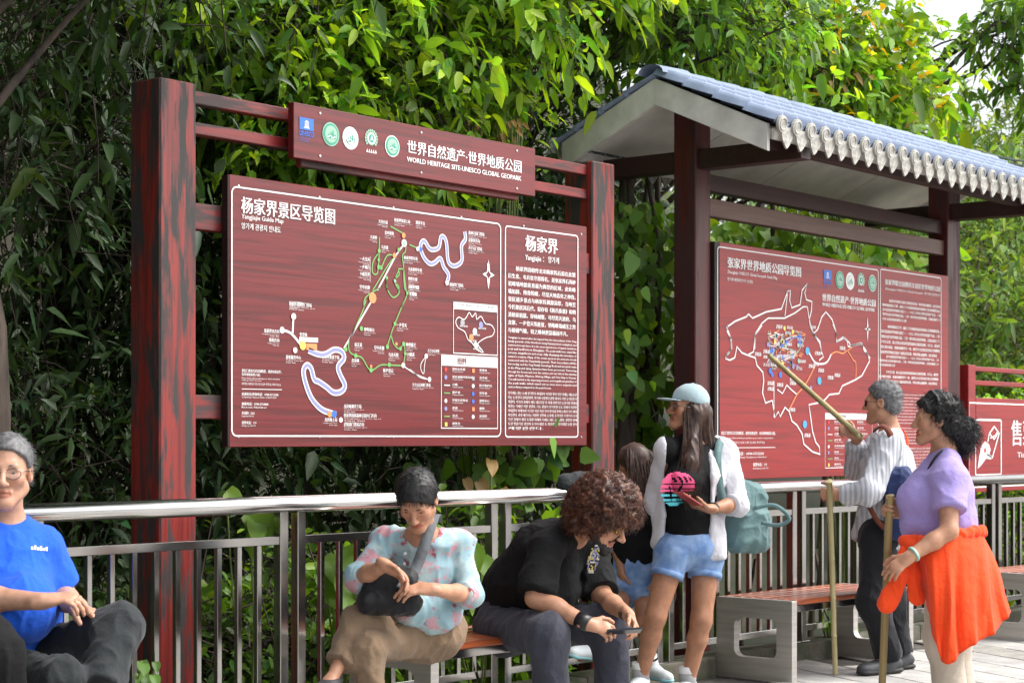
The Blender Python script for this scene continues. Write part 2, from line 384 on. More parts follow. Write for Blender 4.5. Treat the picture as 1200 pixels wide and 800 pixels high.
p1.text('subtitle_lettering|white', 'Yangjiajie ： 양가계', 615.5, 297, 306, 655, .012, 2)
p1.para('paragraph_lettering|white', ['　　杨家界因相传北宋杨家将后裔在此繁', '衍生息、屯兵驻守而得名，是张家界石英砂', '岩峰墙地貌发育最为典型的区域，此处峰', '墙如屏、险奇险峻，尽显天地造化之神奇。', '景区诸多景点与杨家将渊源深厚，当地至', '今仍聚居其后代，留存有《杨氏族谱》和明', '清杨家祖墓。穿林越壑，可尽览天波府、乌', '龙寨、一步登天等胜景，领略峰墙威压之势', '与磅礴气魄，较之峰林更显雄阔不凡。'], 595.5, 309, 391, 674.5, .018, .88)
p1.para('paragraph_lettering|white', ['Yangjiajie is named after the legend that the descendants of the Yang', 'family generals of the Northern Song Dynasty lived, multiplied, and', 'stationed troops here. It is the most typical area of quartz sandstone', 'peak wall landforms in Zhangjiajie. The peak walls here stand like', 'screens, magnificent and steep, fully displaying the wonders of', "nature's creation. Many of the scenic spots in the area are closely", 'connected with the Yang family generals. Their descendants still live', 'here today, and the Yang Family Genealogy Book and ancestral tombs', 'in the Ming and Qing dynasties have been preserved. Traversing', 'through the forests and over the ravines, you can take in the stunning', 'sights of Tianbo Mansion, Wulong Village, and One Step to Heaven.', 'You will marvel at the imposing presence and magnificent grandeur of', 'the peak walls, which stand out as even more majestic and', 'extraordinary compared to the peak forests.'], 595.5, 392.5, 455, 675.5, .012, .62, .2)
p1.para('paragraph_lettering|white', ['양가계는 북송 시대 양가장의 후손들이 이곳에 자리 잡고 군대를 주둔시켰', '다는 전설에서 유래했으며, 장가계 석영사암 봉장 지형이 가장 전형적인 곳', '입니다. 이곳의 봉우리 벽은 병풍처럼 서 있어 웅장하고 험준하며 자연의', '신비를 그대로 보여 줍니다. 많은 명소가 양가장과 깊은 인연이 있으며', '후손들이 지금까지 이곳에 살고 있고 양씨 족보와 명청 시대의 묘가 남아', '있습니다. 숲과 골짜기를 지나며 천파부, 오룡채, 일보등천 등 절경을 감상', '하고 봉우리 벽의 위용과 웅대한 기세를 느낄 수 있으며, 봉림에 비해', '더욱 장엄하고 비범한 풍경을 만날 수 있습니다. 양가계에 오신 것을', '환영합니다.'], 595.5, 457.5, 504, 676, .012, .5, .2)
# routes (zoom pixels of the photograph's board)
Zb = (250, 190, 4.704); Zc = (250, 350, 4.444); Zd = (480, 230, 4.704); Ze = (480, 390, 4.704); Zf = (400, 380, 8.89); Zg = (430, 250, 8.89)
p1.zoom = Zg
road = [(1018, 190), (1025, 270), (985, 340), (990, 480), (950, 535), (890, 545), (845, 490), (830, 320), (805, 250), (770, 250), (750, 350), (700, 378), (650, 365), (600, 290), (565, 310), (560, 375), (600, 470), (660, 525), (710, 510), (765, 470), (800, 560), (850, 640), (830, 730)]
p1.line('map_road|white', road, .025, smooth=5); p1.lift = .0012; p1.line('map_road_core|lilac', road, .014, smooth=5); p1.lift = 0
gl = .0065
for q in ([(245, 135), (370, 205)], [(130, 250), (125, 480), (115, 560), (110, 620), (80, 635), (55, 600), (65, 500), (115, 420)], [(290, 440), (210, 440), (150, 570)], [(440, 325), (530, 365)], [(405, 340), (400, 400), (370, 440), (380, 570), (330, 580), (335, 640), (280, 700), (330, 760), (330, 800)], [(380, 570), (390, 760), (405, 800)], [(270, 470), (200, 570), (110, 720), (60, 800)], [(205, 660), (200, 720), (215, 800)]):
    p1.line('map_route|green', q, gl, smooth=4)
p1.line('map_cableway|white', [(385, 320), (300, 440), (110, 800)], .009)
for x, y, c, r in ((380, 230, 'orange', .014), (385, 310, 'white', .02), (385, 312, 'palegreen', .012), (285, 440, 'orange', .014), (330, 380, 'green', .011), (125, 390, 'green', .011), (120, 485, 'green', .009), (120, 560, 'green', .012), (145, 565, 'green', .011), (205, 670, 'green', .009), (290, 705, 'palegreen', .009), (527, 370, 'white', .012), (560, 375, 'blue', .012), (832, 725, 'white', .013)):
    p1.lift = .002+.0004*(c == 'palegreen'); p1.dot('map_marker|'+c, x, y, r)
p1.lift = 0
for st, x, y, al in (('天然长城', 215, 65, 'r'), ('杨家界索道上站', 285, 48, 'l'), ('观景平台', 508, 75, 'l'), ('金鸡报晓', 185, 180, 'l'), ('天波府', 105, 225, 'r'), ('乌龙寨', 150, 330, 'l'), ('杨家界停车场', 385, 440, 'l'), ('乌龙寨停车场', 430, 560, 'l'), ('绝壁长城', 430, 660, 'l'), ('五郎拜佛', 430, 742, 'l'), ('杨家界门票站', 862, 720, 'l'), ('森林公园门票站', 1058, 180, 'l'), ('袁家界方向', 1058, 258, 'l'), ('天子山门票站', 1058, 338, 'l')):
    label_px(p1, st, x, y, 38, al)
p1.zoom = Zb
for st, x, y in (('一夫当关', 862, 520), ('一步难行', 862, 565), ('千峰竞秀', 862, 605), ('空中走廊', 862, 675)): label_px(p1, st, x, y, 22, 'r')
p1.line('map_label|white', [(865, 520), (865, 660)], .002)
p1.line('map_route|green', [(955, 640), (955, 690), (990, 745), (1025, 715), (1000, 660), (1020, 600)], gl, smooth=4); p1.line('map_route|green', [(1050, 590), (1060, 690), (1068, 725), (1050, 775), (1038, 800)], gl, smooth=4); p1.line('map_route|green', [(920, 690), (840, 745), (830, 800)], gl, smooth=4)
for st, x, y in (('龙泉飞瀑', 1080, 675), ('老鹰嘴', 1080, 715)): label_px(p1, st, x, y, 22)
p1.lift = .002; p1.dot('map_marker|orange', 877, 748, .027); p1.dot('map_marker|green', 1068, 722, .009); p1.lift = 0
label_px(p1, '张家界门票站', 418, 765, 20)
p1.zoom = Zc
road = [(495, 268), (545, 288), (585, 288), (630, 265), (668, 275), (680, 310), (650, 352), (660, 395), (685, 450), (665, 483), (625, 487), (588, 458), (550, 432), (525, 418), (510, 365), (488, 345), (470, 372), (478, 430), (510, 515), (560, 572), (610, 594), (640, 602)]
p1.line('map_road|white', road, .030, smooth=5); p1.lift = .0012; p1.line('map_road_core|lilac', road, .016, smooth=5); p1.lift = 0
p1.line('map_cableway|white', [(828, 5), (680, 258)], .009); p1.line('map_lane|white', [(417, 95), (413, 178)], .011, smooth=3); p1.line('map_lane|white', [(357, 163), (405, 180), (460, 245)], .012, smooth=4)
for q in ([(795, 5), (775, 70), (730, 170), (705, 225), (710, 275), (740, 296), (775, 308), (818, 372), (870, 345), (915, 345), (985, 348)], [(992, 15), (945, 130), (925, 185), (905, 250)], [(925, 185), (938, 232), (958, 256), (973, 258), (992, 235), (998, 285), (990, 345)]): p1.line('map_route|green', q, gl, smooth=4)
p1.line('map_lane|white', [(988, 348), (1050, 390), (1110, 415)], .005, smooth=4)
p1.lift = .002
for x, y, c, r in ((417, 92, 'white', .016), (357, 163, 'white', .016), (425, 268, 'white', .014), (465, 243, 'yellow', .022), (688, 262, 'green', .012), (740, 296, 'green', .012), (820, 370, 'green', .013), (915, 343, 'green', .012), (905, 250, 'green', .012), (973, 260, 'green', .01), (990, 235, 'green', .012), (945, 130, 'green', .011), (998, 285, 'green', .01), (988, 346, 'white', .014), (770, 155, 'green', .012), (605, 600, 'orange', .016), (628, 600, 'blue', .018), (663, 630, 'white', .013), (952, 235, 'orange', .009), (820, 352, 'orange', .009)): p1.dot('map_marker|'+c, x, y, r)
p1.lift = 0
for st, x, y, al in (('杨家界张家界门票站', 395, 15, 'l'), ('张家界市方向', 343, 155, 'r'), ('慈利方向', 343, 203, 'r'), ('售票处', 450, 175, 'l'), ('游客服务中心', 378, 292, 'l'), ('杨家界索道下站', 565, 290, 'l'), ('香芷溪', 735, 228, 'l'), ('龙泉峡', 720, 310, 'l'), ('神龟驮山', 785, 148, 'l'), ('一步登天', 955, 125, 'l'), ('空中走廊', 890, 243, 'r'), ('绝壁藤王', 1003, 228, 'l'), ('乌龙天险', 912, 280, 'l'), ('小隧道', 1008, 278, 'l'), ('陡步登云', 885, 362, 'l'), ('龙凤庵上站', 645, 618, 'r'), ('龙凤庵观光下站', 680, 548, 'l'), ('张家界国家森林公园大门方向', 680, 595, 'l'), ('武陵源门票站方向', 680, 642, 'l')): label_px(p1, st, x, y, 21, al)
p1.rect('map_plate|white', 448, 198, 545, 222); p1.rect('map_plate|orange', 485, 232, 540, 266)
p1.zoom = Ze
label_px(p1, '天子山石家檐', 100, 88, 17); label_px(p1, '天子山石家檐门票站', 15, 275, 18)
p1.line('map_lane|white', [(0, 200), (60, 245), (108, 256)], .005, smooth=3); p1.line('map_lane|white', [(90, 130), (65, 165), (62, 200), (78, 225), (82, 180), (90, 130)], .004, smooth=3)
p1.lift = .002; p1.dot('map_marker|white', 108, 256, .013); p1.dot('map_marker|white', 90, 128, .013); p1.lift = 0
p1.zoom = Zc
for i, (st, y, h_) in enumerate((('景区门票实行实名制购票，请持有效证件，', 365, 17), ('有序排队购票入园。', 385, 15))): p1.text('notice_lettering|white', st, 148, y, y+h_, 355-110*i, .015)
p1.text('notice_lettering|white', 'Please bring valid certificates to ticket windows', 148, 408, 418, 345, 0); p1.text('notice_lettering|white', 'and line up in order to buy tickets', 148, 419, 428, 250, 0)
p1.text('notice_lettering|white', '입장권은 실명제로 구매하며 유효한 증명서를 지참하십시오', 148, 435, 448, 352, .0); p1.line('notice_rule|white', [(148, 469), (357, 473)], .003)
for st, sub_, y, w_ in (('旅游投诉/咨询电话：0744-5713258', 'Complaining Telephone Number 0744-5713258', 487, 190), ('救援电话：0744-5718888', 'Rescue Number', 538, 138), ('景区服务：12301', 'Emergency Number 0744-5712301', 586, 66), ('报警电话：110', 'Emergency Call 110', 636, 76)):
    p1.text('notice_lettering|white', st, 148, y, y+16, 148+w_, .015); p1.text('notice_lettering|white', sub_, 148, y+20, y+30, 148+w_*.95, 0)
p1.zoom = Zd
X, Z = p1.xz(435, 432); r = .05
for k in range(4):
    a = math.pi/2*k; c_, s_ = math.cos(a), math.sin(a); k2 = r*(1.6 if k % 2 else 1)
    p1.fill('compass|white', [(X+c_*r*.45+s_*r*.25, Z+s_*r*.45-c_*r*.25), (X+c_*k2, Z+s_*k2), (X+c_*r*.45-s_*r*.25, Z+s_*r*.45+c_*r*.25)])
p1.text('compass|white', 'N', 428, 370, 385, 440, .02); p1.line('compass|white', [(X-r*.5, Z), (X, Z+r*.5), (X+r*.5, Z), (X, Z-r*.5)], .008, True, raw=True)
# inset map and legend
x0, z1 = p1.xz(242, 582); x1 = p1.xz(484, 605)[0]; p1.zoom = Ze; z0 = p1.xz(242, 110)[1]
p1.line('inset_frame|white', [(x0, z0), (x1, z0), (x1, z1), (x0, z1)], .006, True, raw=True); hd = (z1-z0)*.135
p1.fill('inset_header|white', [(x0, z1-hd), (x1, z1-hd), (x1, z1), (x0, z1)]); p1.lift = .0012; p1.rtext('inset_title|grey', '武陵源核心景区示意图', x0+.03, x1-.03, z1-hd*.5, z1-hd*.15, .01); p1.rtext('inset_title|grey', 'Wulingyuan Core Scenic Area', x0+.06, x1-.06, z1-hd*.85, z1-hd*.62, 0); p1.lift = 0
ww = x1-x0; hh = z1-hd-z0
outl = [(.05, .72), (.12, .82), (.25, .78), (.35, .95), (.42, .85), (.5, .95), (.52, .8), (.62, .88), (.72, .72), (.85, .7), (.93, .58), (.88, .45), (.75, .4), (.62, .32), (.55, .22), (.68, .05), (.5, .12), (.42, .25), (.32, .33), (.25, .5), (.1, .58)]
p1.line('inset_outline|white', [(x0+ww*a, z0+hh*b) for a, b in outl], .005, True, smooth=3, raw=True)
for i, (a, b) in enumerate(((.2, .7), (.62, .68), (.48, .52), (.4, .38), (.5, .2))): p1.disc('inset_spot|'+('grey', 'lilac', 'white', 'orange', 'white')[i], x0+ww*a, z0+hh*b, .018); p1.rtext('inset_spot|white', '核心景区', x0+ww*(a-.06), x0+ww*(a+.12), z0+hh*(b-.1), z0+hh*(b-.055), .01)
lx0, lz1 = p1.xz(175, 120); lx1, _ = p1.xz(485, 130); lz0 = p1.xz(175, 524)[1]
p1.line('legend_frame|white', [(lx0, lz0), (lx1, lz0), (lx1, lz1), (lx0, lz1)], .006, True, raw=True); hd = (lz1-lz0)*.145
p1.fill('legend_header|white', [(lx0, lz1-hd), (lx1, lz1-hd), (lx1, lz1), (lx0, lz1)]); p1.lift = .0012; p1.rtext('legend_title|maroon', '图例', lx0+(lx1-lx0)*.28, lx0+(lx1-lx0)*.43, lz1-hd*.82, lz1-hd*.18, .02); p1.rtext('legend_title|grey', 'Legend 범례', lx0+(lx1-lx0)*.48, lx0+(lx1-lx0)*.75, lz1-hd*.68, lz1-hd*.35, 0); p1.lift = 0
LG = [('您所在位置', 'red'), ('景区道路环保车线', 'lilac'), ('公路', 'white'), ('游步道', 'green'), ('环保车停靠站', 'white'), ('索道', 'lilac'), ('景点', 'green'), ('观景台', 'yellow'), ('售票处', 'orange'), ('洗手间', 'grey'), ('医疗救护站', 'white'), ('停车场', 'blue'), ('游客中心', 'blue'), ('餐饮', 'orange'), ('派出所', 'white')]
def legend(pr, lx0, lx1, lz0, lz1, hd, items, cols=2):
    n = math.ceil(len(items)/cols); row = (lz1-hd-lz0)/n
    for i, (st, c) in enumerate(items):
        cx = lx0+(lx1-lx0)*(.06+.48*(i//n)); z = lz1-hd-row*(i % n+.5); w_ = (lx1-lx0)
        if c == 'green' and i % 3 == 0 or st == '公路': pr.line('legend_icon|'+c, [(cx-.005, z), (cx+w_*.09, z)], .006, raw=True)
        elif c in ('orange', 'yellow', 'grey'): pr.fill('legend_icon|'+c, [(cx, z-row*.25), (cx+row*.5, z-row*.25), (cx+row*.5, z+row*.25), (cx, z+row*.25)])
        else: pr.disc('legend_icon|'+c, cx+row*.2, z, row*.28, 10)
        pr.rtext('legend_lettering|white', st, cx+w_*.13, cx+w_*(.13+.045*len(st)), z-row*.05, z+row*.27, .012); pr.rtext('legend_lettering|white', 'Tourist Service', cx+w_*.13, cx+w_*.32, z-row*.3, z-row*.13, 0)
legend(p1, lx0, lx1, lz0, lz1, hd, LG); p1.zoom = None
p1.build(bd)
mb = MB()
for x in np.linspace(5.93, 8.56, 6):
    for z in (1.36, 2.515): a = np.array((x, YB-.004, z)); mb.add(*tube_arrays([a, a+np.array((0, .004, 0))], .006, 8))
tag(mb.build('bolt_heads', MATS['bolt'], bd), kind='stuff')
# name board above
nb = at_root(link('name_board', box_mesh('name_board', (6.265, 6.40, 2.682), (8.115, 6.44, 2.945), .003), MATS['board_red'], s1), s1)
at_root(box('backing_beam', (6.36, 6.445, 2.655), (8.02, 6.485, 2.955), MATS['beam_red'], s1), s1)
p2 = Print(6.397, (0, 0, 0), (330, 100, 4))
p2.text('title_lettering|white', '世界自然遗产·世界地质公园', 590, 255, 318, 1124, .024, 2)
p2.text('subtitle_lettering|white', 'WORLD HERITAGE SITE-UNESCO GLOBAL GEOPARK', 588, 334, 357, 1123, .03, 2)
X, Z = p2.xz(84, 148); unesco(p2, X, Z, .105)
for k, (x, y) in enumerate(((231, 230), (323, 248), (421, 250), (519, 286))): X, Z = p2.xz(x, y); seal(p2, X, Z, (.058, .056, .043, .054)[k], k)
p2.zoom = None; p2.build(nb)
mb = MB()
for x in (6.44, 7.17, 7.95):
    for z in (2.71, 2.915): a = np.array((x, 6.396, z)); mb.add(*tube_arrays([a, a+np.array((0, .004, 0))], .006, 8))
tag(mb.build('bolt_heads', MATS['bolt'], nb), kind='stuff')
# ------------------------------------------------ roofed map board
YB2 = 6.47
s2 = thing('roofed_signboard', 'red park map board under a grey tiled gable roof on maroon posts', 'signboard', (11.7, 6.58, 0))
for xa, xb in ((9.86, 10.035), (13.38, 13.60)): at_root(box('post', (xa, 6.50, -.5), (xb, 6.665, 3.42), MATS['post_maroon'], s2, .006), s2)
bd2 = at_root(link('board', box_mesh('board', (10.09, YB2, 1.09), (13.33, YB2+.05, 2.60), .003), MATS['board_red_bright'], s2), s2)
at_root(box('board_side', (10.04, YB2+.004, 1.092), (10.089, YB2+.046, 2.598), MATS['board_edge'], s2, 0), s2)
at_root(box('cross_bar', (10.036, 6.53, 2.765), (13.379, 6.60, 2.88), MATS['beam_brown'], s2), s2)
at_root(box('tie_beam', (10.036, 6.545, 2.93), (13.379, 6.625, 3.035), MATS['beam_dark'], s2), s2)
ZR, SL = 3.53, .45                                                 # ridge height of the soffit and roof slope
YR, YF, YBk = 6.58, 5.78, 7.30
XG0, XG1 = 9.56, 14.25
for xa, xb in ((9.89, 10.005), (13.42, 13.56)):
    for ya, yb in ((5.76, 6.499), (6.666, 7.24)): at_root(box('cross_beam', (xa, ya, 3.04), (xb, yb, 3.165), MATS['beam_dark'], s2), s2)
at_root(box('eave_plate', (9.7, 5.90, 3.10), (14.15, 5.97, 3.155), MATS['beam_dark'], s2), s2)
def zs(y): return ZR-SL*abs(y-YR)
def slope_slab(name, x0, x1, y0, y1, dz0, dz1, m, parent):
    V = []
    for x in (x0, x1):
        for y in (y0, y1):
            for dz in (dz0, dz1): V.append((x, y, zs(y)+dz))
    F = [(0, 1, 3, 2), (4, 6, 7, 5), (0, 4, 5, 1), (2, 3, 7, 6), (0, 2, 6, 4), (1, 5, 7, 3)]
    return at_root(link(name, np_mesh(name, V, F), m, parent), parent)
for ya, yb in ((YF+.03, YR-.002), (YBk-.03, YR+.002)):              # soffit boards across the roof, dark gap between
    n = 4
    for i in range(n):
        xa = XG0+.03+(XG1-XG0-.06)*i/n; slope_slab('soffit_panel', xa, xa+(XG1-XG0-.06)/n-.012, ya, yb, .002, .02, MATS['soffit'], s2)
    slope_slab('underlay', XG0+.02, XG1-.02, ya, yb, .022, .04, MATS['beam_dark'], s2)
for x0 in (XG0-.03, XG1-.0):
    for ya, yb in ((YF+.0, YR-.001), (YBk, YR+.001)): slope_slab('bargeboard', x0, x0+.028, ya, yb, -.125, .035, MATS['white_wood'], s2)
# print of the roofed board
p3 = Print(YB2-.003, (0, 0, 0)); p3.heavy = 1.7; Z7 = (830, 270, 4.138); Z8 = (830, 400, 4.138); Z9 = (840, 380, 5.0)
p3.frame('border|white', [(845.5, 290.5), (1031.5, 316), (1027, 566), (836.5, 566)], .0075, .025)
p3.frame('border|white', [(1034.5, 316.5), (1105.7, 325.5), (1100, 566), (1029, 566)], .0075, .02)
p3.zoom = Z7
p3.text('title_lettering|white', '张家界世界地质公园导览图', 95, 128, 180, 449, .024, 2)
p3.text('subtitle_lettering|white', 'Zhangjiajie UNESCO Global Geopark Guide Map', 93, 192, 212, 335, .006); p3.text('subtitle_lettering|white', '장가계 세계지질공원 안내도', 93, 226, 244, 217, .006)
X, Z = p3.xz(560, 190); unesco(p3, X, Z, .118)
for k, (x, y) in enumerate(((638, 240), (688, 246), (741, 242), (796, 256))): X, Z = p3.xz(x, y); seal(p3, X, Z, (.062, .062, .050, .060)[k], k)
p3.text('title_lettering|white', '世界自然遗产·世界地质公园', 553, 305, 342, 811, .022, 2); p3.text('subtitle_lettering|white', 'WORLD HERITAGE SITE-UNESCO GLOBAL GEOPARK', 553, 349, 366, 807, .02)
p3.text('title_lettering|white', '张家界联合国教科文组织世界地质公园', 858, 235, 262, 1124, .016); p3.text('subtitle_lettering|white', 'Zhangjiajie UNESCO Global Geopark  장가계 유네스코', 858, 274, 290, 1122, .006)
CN = ['张家界世界地质公园位于湖南省西北部，地处武陵山脉腹地，以石英砂岩', '峰林地貌闻名于世，拥有三千多座拔地而起的奇峰和八百条蜿蜒的溪流，', '是中国首批世界地质公园之一，一九九二年列入世界自然遗产名录，二零', '零四年成为世界地质公园，二零一零年命名张家界地貌，公园总面积三千', '多平方公里，核心景区由张家界国家森林公园和索溪峪、天子山、杨家界', '四大部分组成，集雄奇幽野秀于一体，被誉为大自然的迷宫和天然博物馆']
def block(pr, x0, x1, yt, yb, n, ko=0, last=.5, bold=.016, lang='c'):
    KR = ['장가계 세계지질공원은 중국 호남성 서북부 무릉산맥에 위치하며 석영사암 봉림', '지형으로 세계적으로 유명합니다. 삼천여 개의 기암괴석과 팔백여 개의 계곡이']
    EN = ['Zhangjiajie UNESCO Global Geopark lies in the heart of the Wuling Mountains and', 'is famous for more than three thousand quartz sandstone pillars, deep ravines and']
    L_ = [(CN if lang == 'c' else EN if lang == 'e' else KR)[(i+ko) % (6 if lang == 'c' else 2)] for i in range(n)]
    pr.para('paragraph_lettering|white', ['　　'+L_[0]]+L_[1:] if lang == 'c' else L_, x0, yt, yb, x1, bold, last, .3)
block(p3, 845, 1126, 326, 438, 5, 0, .4); block(p3, 838, 1122, 450, 600, 6, 1, .95)
p3.zoom = Z8; block(p3, 830, 1118, 60, 122, 3, 2, .25); block(p3, 830, 1115, 134, 202, 3, 4, .98)
block(p3, 832, 1108, 244, 400, 10, 0, .6, .006, 'e'); block(p3, 828, 1105, 410, 500, 6, 1, .7, .006, 'e'); block(p3, 826, 1100, 512, 640, 8, 0, .7, .006, 'k')
p3.zoom = Z7
out = [(88, 470), (130, 440), (185, 418), (195, 405), (215, 425), (280, 395), (355, 380), (385, 295), (398, 290), (395, 340), (405, 375), (445, 360), (455, 290), (480, 258), (468, 300), (475, 335), (503, 345), (500, 390), (490, 430), (495, 465), (510, 500), (530, 480), (550, 420), (570, 395), (600, 430), (620, 490), (622, 540), (660, 520), (685, 545), (690, 560), (740, 545), (760, 575), (785, 620)]
p3.line('map_outline|white', out, .011); p3.line('map_outline|white', [(88, 470), (105, 510), (112, 570), (90, 605), (85, 625)], .011, smooth=2); p3.line('map_outline|white', [(225, 575), (228, 500), (260, 450), (290, 425), (370, 425), (420, 400), (460, 370), (480, 370), (490, 430)], .010); p3.line('map_outline|white', [(385, 295), (372, 415)], .008); p3.line('map_outline|white', [(510, 500), (540, 545), (550, 600)], .010)
p3.zoom = Z9
p3.line('map_outline|white', [(65, 5), (60, 40), (85, 90), (88, 140), (60, 175), (55, 200), (75, 210), (105, 195), (118, 130), (145, 165), (180, 180), (215, 160), (225, 60), (265, 5)], .011)
p3.line('map_outline|white', [(180, 180), (225, 195), (235, 240), (270, 280), (275, 330), (268, 400), (285, 460), (325, 445), (340, 545), (360, 510), (372, 540), (400, 485), (425, 510), (440, 565), (470, 590), (500, 640), (510, 700), (560, 745), (605, 760), (600, 715), (580, 690), (560, 620), (550, 540), (540, 470), (590, 460), (625, 450), (660, 410), (715, 405), (735, 360), (810, 325), (850, 300), (895, 215), (885, 170), (865, 155), (850, 110), (795, 125), (770, 130), (765, 100), (740, 75), (700, 100), (700, 50), (680, 0)], .011)
p3.line('map_outline|white', [(335, 545), (335, 330)], .007); p3.line('map_outline|white', [(548, 0), (570, 60), (605, 100), (612, 155), (625, 190), (600, 210)], .010); p3.line('map_outline|white', [(540, 165), (580, 225), (640, 225), (670, 175)], .013, smooth=4); p3.line('map_outline|white', [(355, 380), (385, 405), (410, 355), (440, 385), (470, 410)], .009)
p3.line('map_highway|orange', [(425, 500), (470, 410), (520, 350), (580, 235)], .010, smooth=4); p3.line('map_highway|orange', [(670, 175), (700, 160), (740, 170), (765, 155), (800, 210), (815, 225), (815, 320)], .009, smooth=3); p3.line('map_highway|orange', [(765, 155), (800, 125)], .008)
for q in range(16):
    a = rng.uniform((290, 30), (520, 260), (4, 2)); a = a[np.argsort(a[:, q % 2])]; p3.line('map_lane|'+('lilac', 'orange', 'palegreen', 'white')[q % 4], a, .006, smooth=4)
p3.lift = .0015
for q in range(46):
    x, y = rng.normal((395, 170), (85, 95)); 
    if y < 5 or not 230 < x < 620: continue
    X, Z = p3.xz(x, y); c = ('white', 'lilac', 'white', 'palegreen', 'blue', 'white', 'yellow')[q % 7]
    if c == 'white': p3.rtext('map_label|white', ('天子山', '袁家界', '黄石寨', '金鞭溪')[q//7 % 4], X, X+.075, Z, Z+.022, .015)
    else: p3.disc('map_marker|'+c, X, Z, .016, 8)
for x, y in ((530, 155), (515, 585), (600, 330), (372, 295), (485, 75), (412, 108), (312, 272), (485, 110), (320, 155)): p3.dot('map_marker|'+('skyblue' if x > 500 else 'blue'), x, y, .028 if x > 500 else .02, 8)
for x, y in ((240, 175), (315, 345), (370, 355), (315, 378), (735, 140), (705, 298), (665, 312), (590, 170), (555, 245), (445, 345), (365, 15), (440, 500), (530, 650), (290, 160), (610, 270)): X, Z = p3.xz(x, y); p3.rtext('map_label|white', '武陵源', X-.04, X+.04, Z-.012, Z+.014, .015)
p3.lift = 0
X, Z = p3.xz(884, 28); r = .06
for k in range(4):
    a = math.pi/2*k; c_, s_ = math.cos(a), math.sin(a); k2 = r*(1.5 if k % 2 else .8); p3.fill('compass|white', [(X+s_*r*.2, Z-c_*r*.2), (X+c_*k2, Z+s_*k2), (X-s_*r*.2, Z+c_*r*.2)])
p3.zoom = Z8
p3.text('notice_lettering|white', '景区门票实行实名制购票，请持有效证件，有序排队购票入园。', 62, 435, 452, 326, .015); p3.text('notice_lettering|white', 'Please bring valid certificates and line up in order to buy tickets', 62, 463, 474, 315, 0); p3.text('notice_lettering|white', '입장권은 실명제로 구매하며 유효한 증명서를', 62, 484, 496, 275, 0); p3.line('notice_rule|white', [(62, 515), (325, 513)], .004)
for st, sb, x, y, w_ in (('投诉电话：0744-5713258', 'Complaining Telephone Number', 110, 535, 158), ('报警电话：110', 'Emergency Call 110', 218, 588, 66)): p3.text('notice_lettering|white', st, x, y, y+17, x+w_, .015); p3.text('notice_lettering|white', sb, x, y+22, y+33, x+w_*1.1, 0)
lx0, lz1 = p3.xz(567, 347); lx1 = p3.xz(795, 347)[0]; lz0 = p3.xz(567, 613)[1]; hd = (lz1-lz0)*.11
p3.line('legend_frame|white', [(lx0, lz0), (lx1, lz0), (lx1, lz1), (lx0, lz1)], .006, True, raw=True); p3.fill('legend_header|white', [(lx0, lz1-hd), (lx1, lz1-hd), (lx1, lz1), (lx0, lz1)]); p3.lift = .0012; p3.rtext('legend_title|grey', '图例', lx0+(lx1-lx0)*.33, lx0+(lx1-lx0)*.43, lz1-hd*.8, lz1-hd*.2, .02); p3.lift = 0
legend(p3, lx0, lx1, lz0, lz1, hd, LG+[('码头', 'blue')]); p3.zoom = None
p3.build(bd2)
# ------------------------------------------------ ticket sign at the right edge
s3 = thing('ticket_sign', 'low red ticket office sign with hand and tickets pictogram', 'signboard', (14.6, 6.5, 0)); Y3 = 6.46
for xa in (13.66, 16.4): at_root(box('post', (xa, 6.46, -.4), (xa+.13, 6.57, 1.93), MATS['board_red_bright'], s3), s3)
for z in (1.885, 1.775): at_root(box('rail_beam', (13.791, 6.49, z), (16.399, 6.535, z+.038), MATS['board_red_bright'], s3), s3)
bd3 = at_root(link('board', box_mesh('board', (13.795, Y3, .93), (16.38, Y3+.04, 1.675), .003), MATS['board_red_bright'], s3), s3)
p4 = Print(Y3-.003, (0, 0, 0), (1120, 450, 6.66))
A = p4.xz(107, 145); p4.line('border|white', [(A[0], .97), (16.32, .97), (16.32, A[1]), (A[0], A[1])], .012, True, raw=True)
p4.frame('icon_frame|white', [(162, 280), (362, 278), (348, 705), (148, 710)], .016, .02)
I = lambda pts: [p4.xz(x, y) for x, y in pts]
p4.line('icon|white', [(300, 330), (340, 380), (285, 575), (245, 545)], .016); p4.line('icon|white', [(300, 330), (262, 385), (250, 450)], .016); p4.line('icon|white', [(270, 420), (310, 400), (325, 370)], .012); p4.line('icon|white', [(265, 385), (300, 430), (330, 380)], .012)
p4.fill('icon|white', I([(170, 660), (185, 560), (200, 480), (230, 445), (260, 470), (272, 510), (262, 545), (285, 565), (275, 585), (235, 580), (200, 630)])); p4.lift = .0012; p4.disc('icon_gap|red', *p4.xz(228, 515), .02); p4.lift = 0
X0, Zt = p4.xz(435, 280); Zb_ = p4.xz(435, 480)[1]; h = Zt-Zb_; p4.rtext('title_lettering|white', '售票处', X0, X0+h*3.15, Zb_, Zt, .03, 2)
X0, Zt = p4.xz(482, 530); Zb_ = p4.xz(482, 572)[1]; p4.rtext('subtitle_lettering|white', 'Ticket Office', X0, X0+.62, Zb_, Zt, .015, 2)
p4.zoom = None; p4.build(bd3)

bpy.data.objects.remove(TXO)
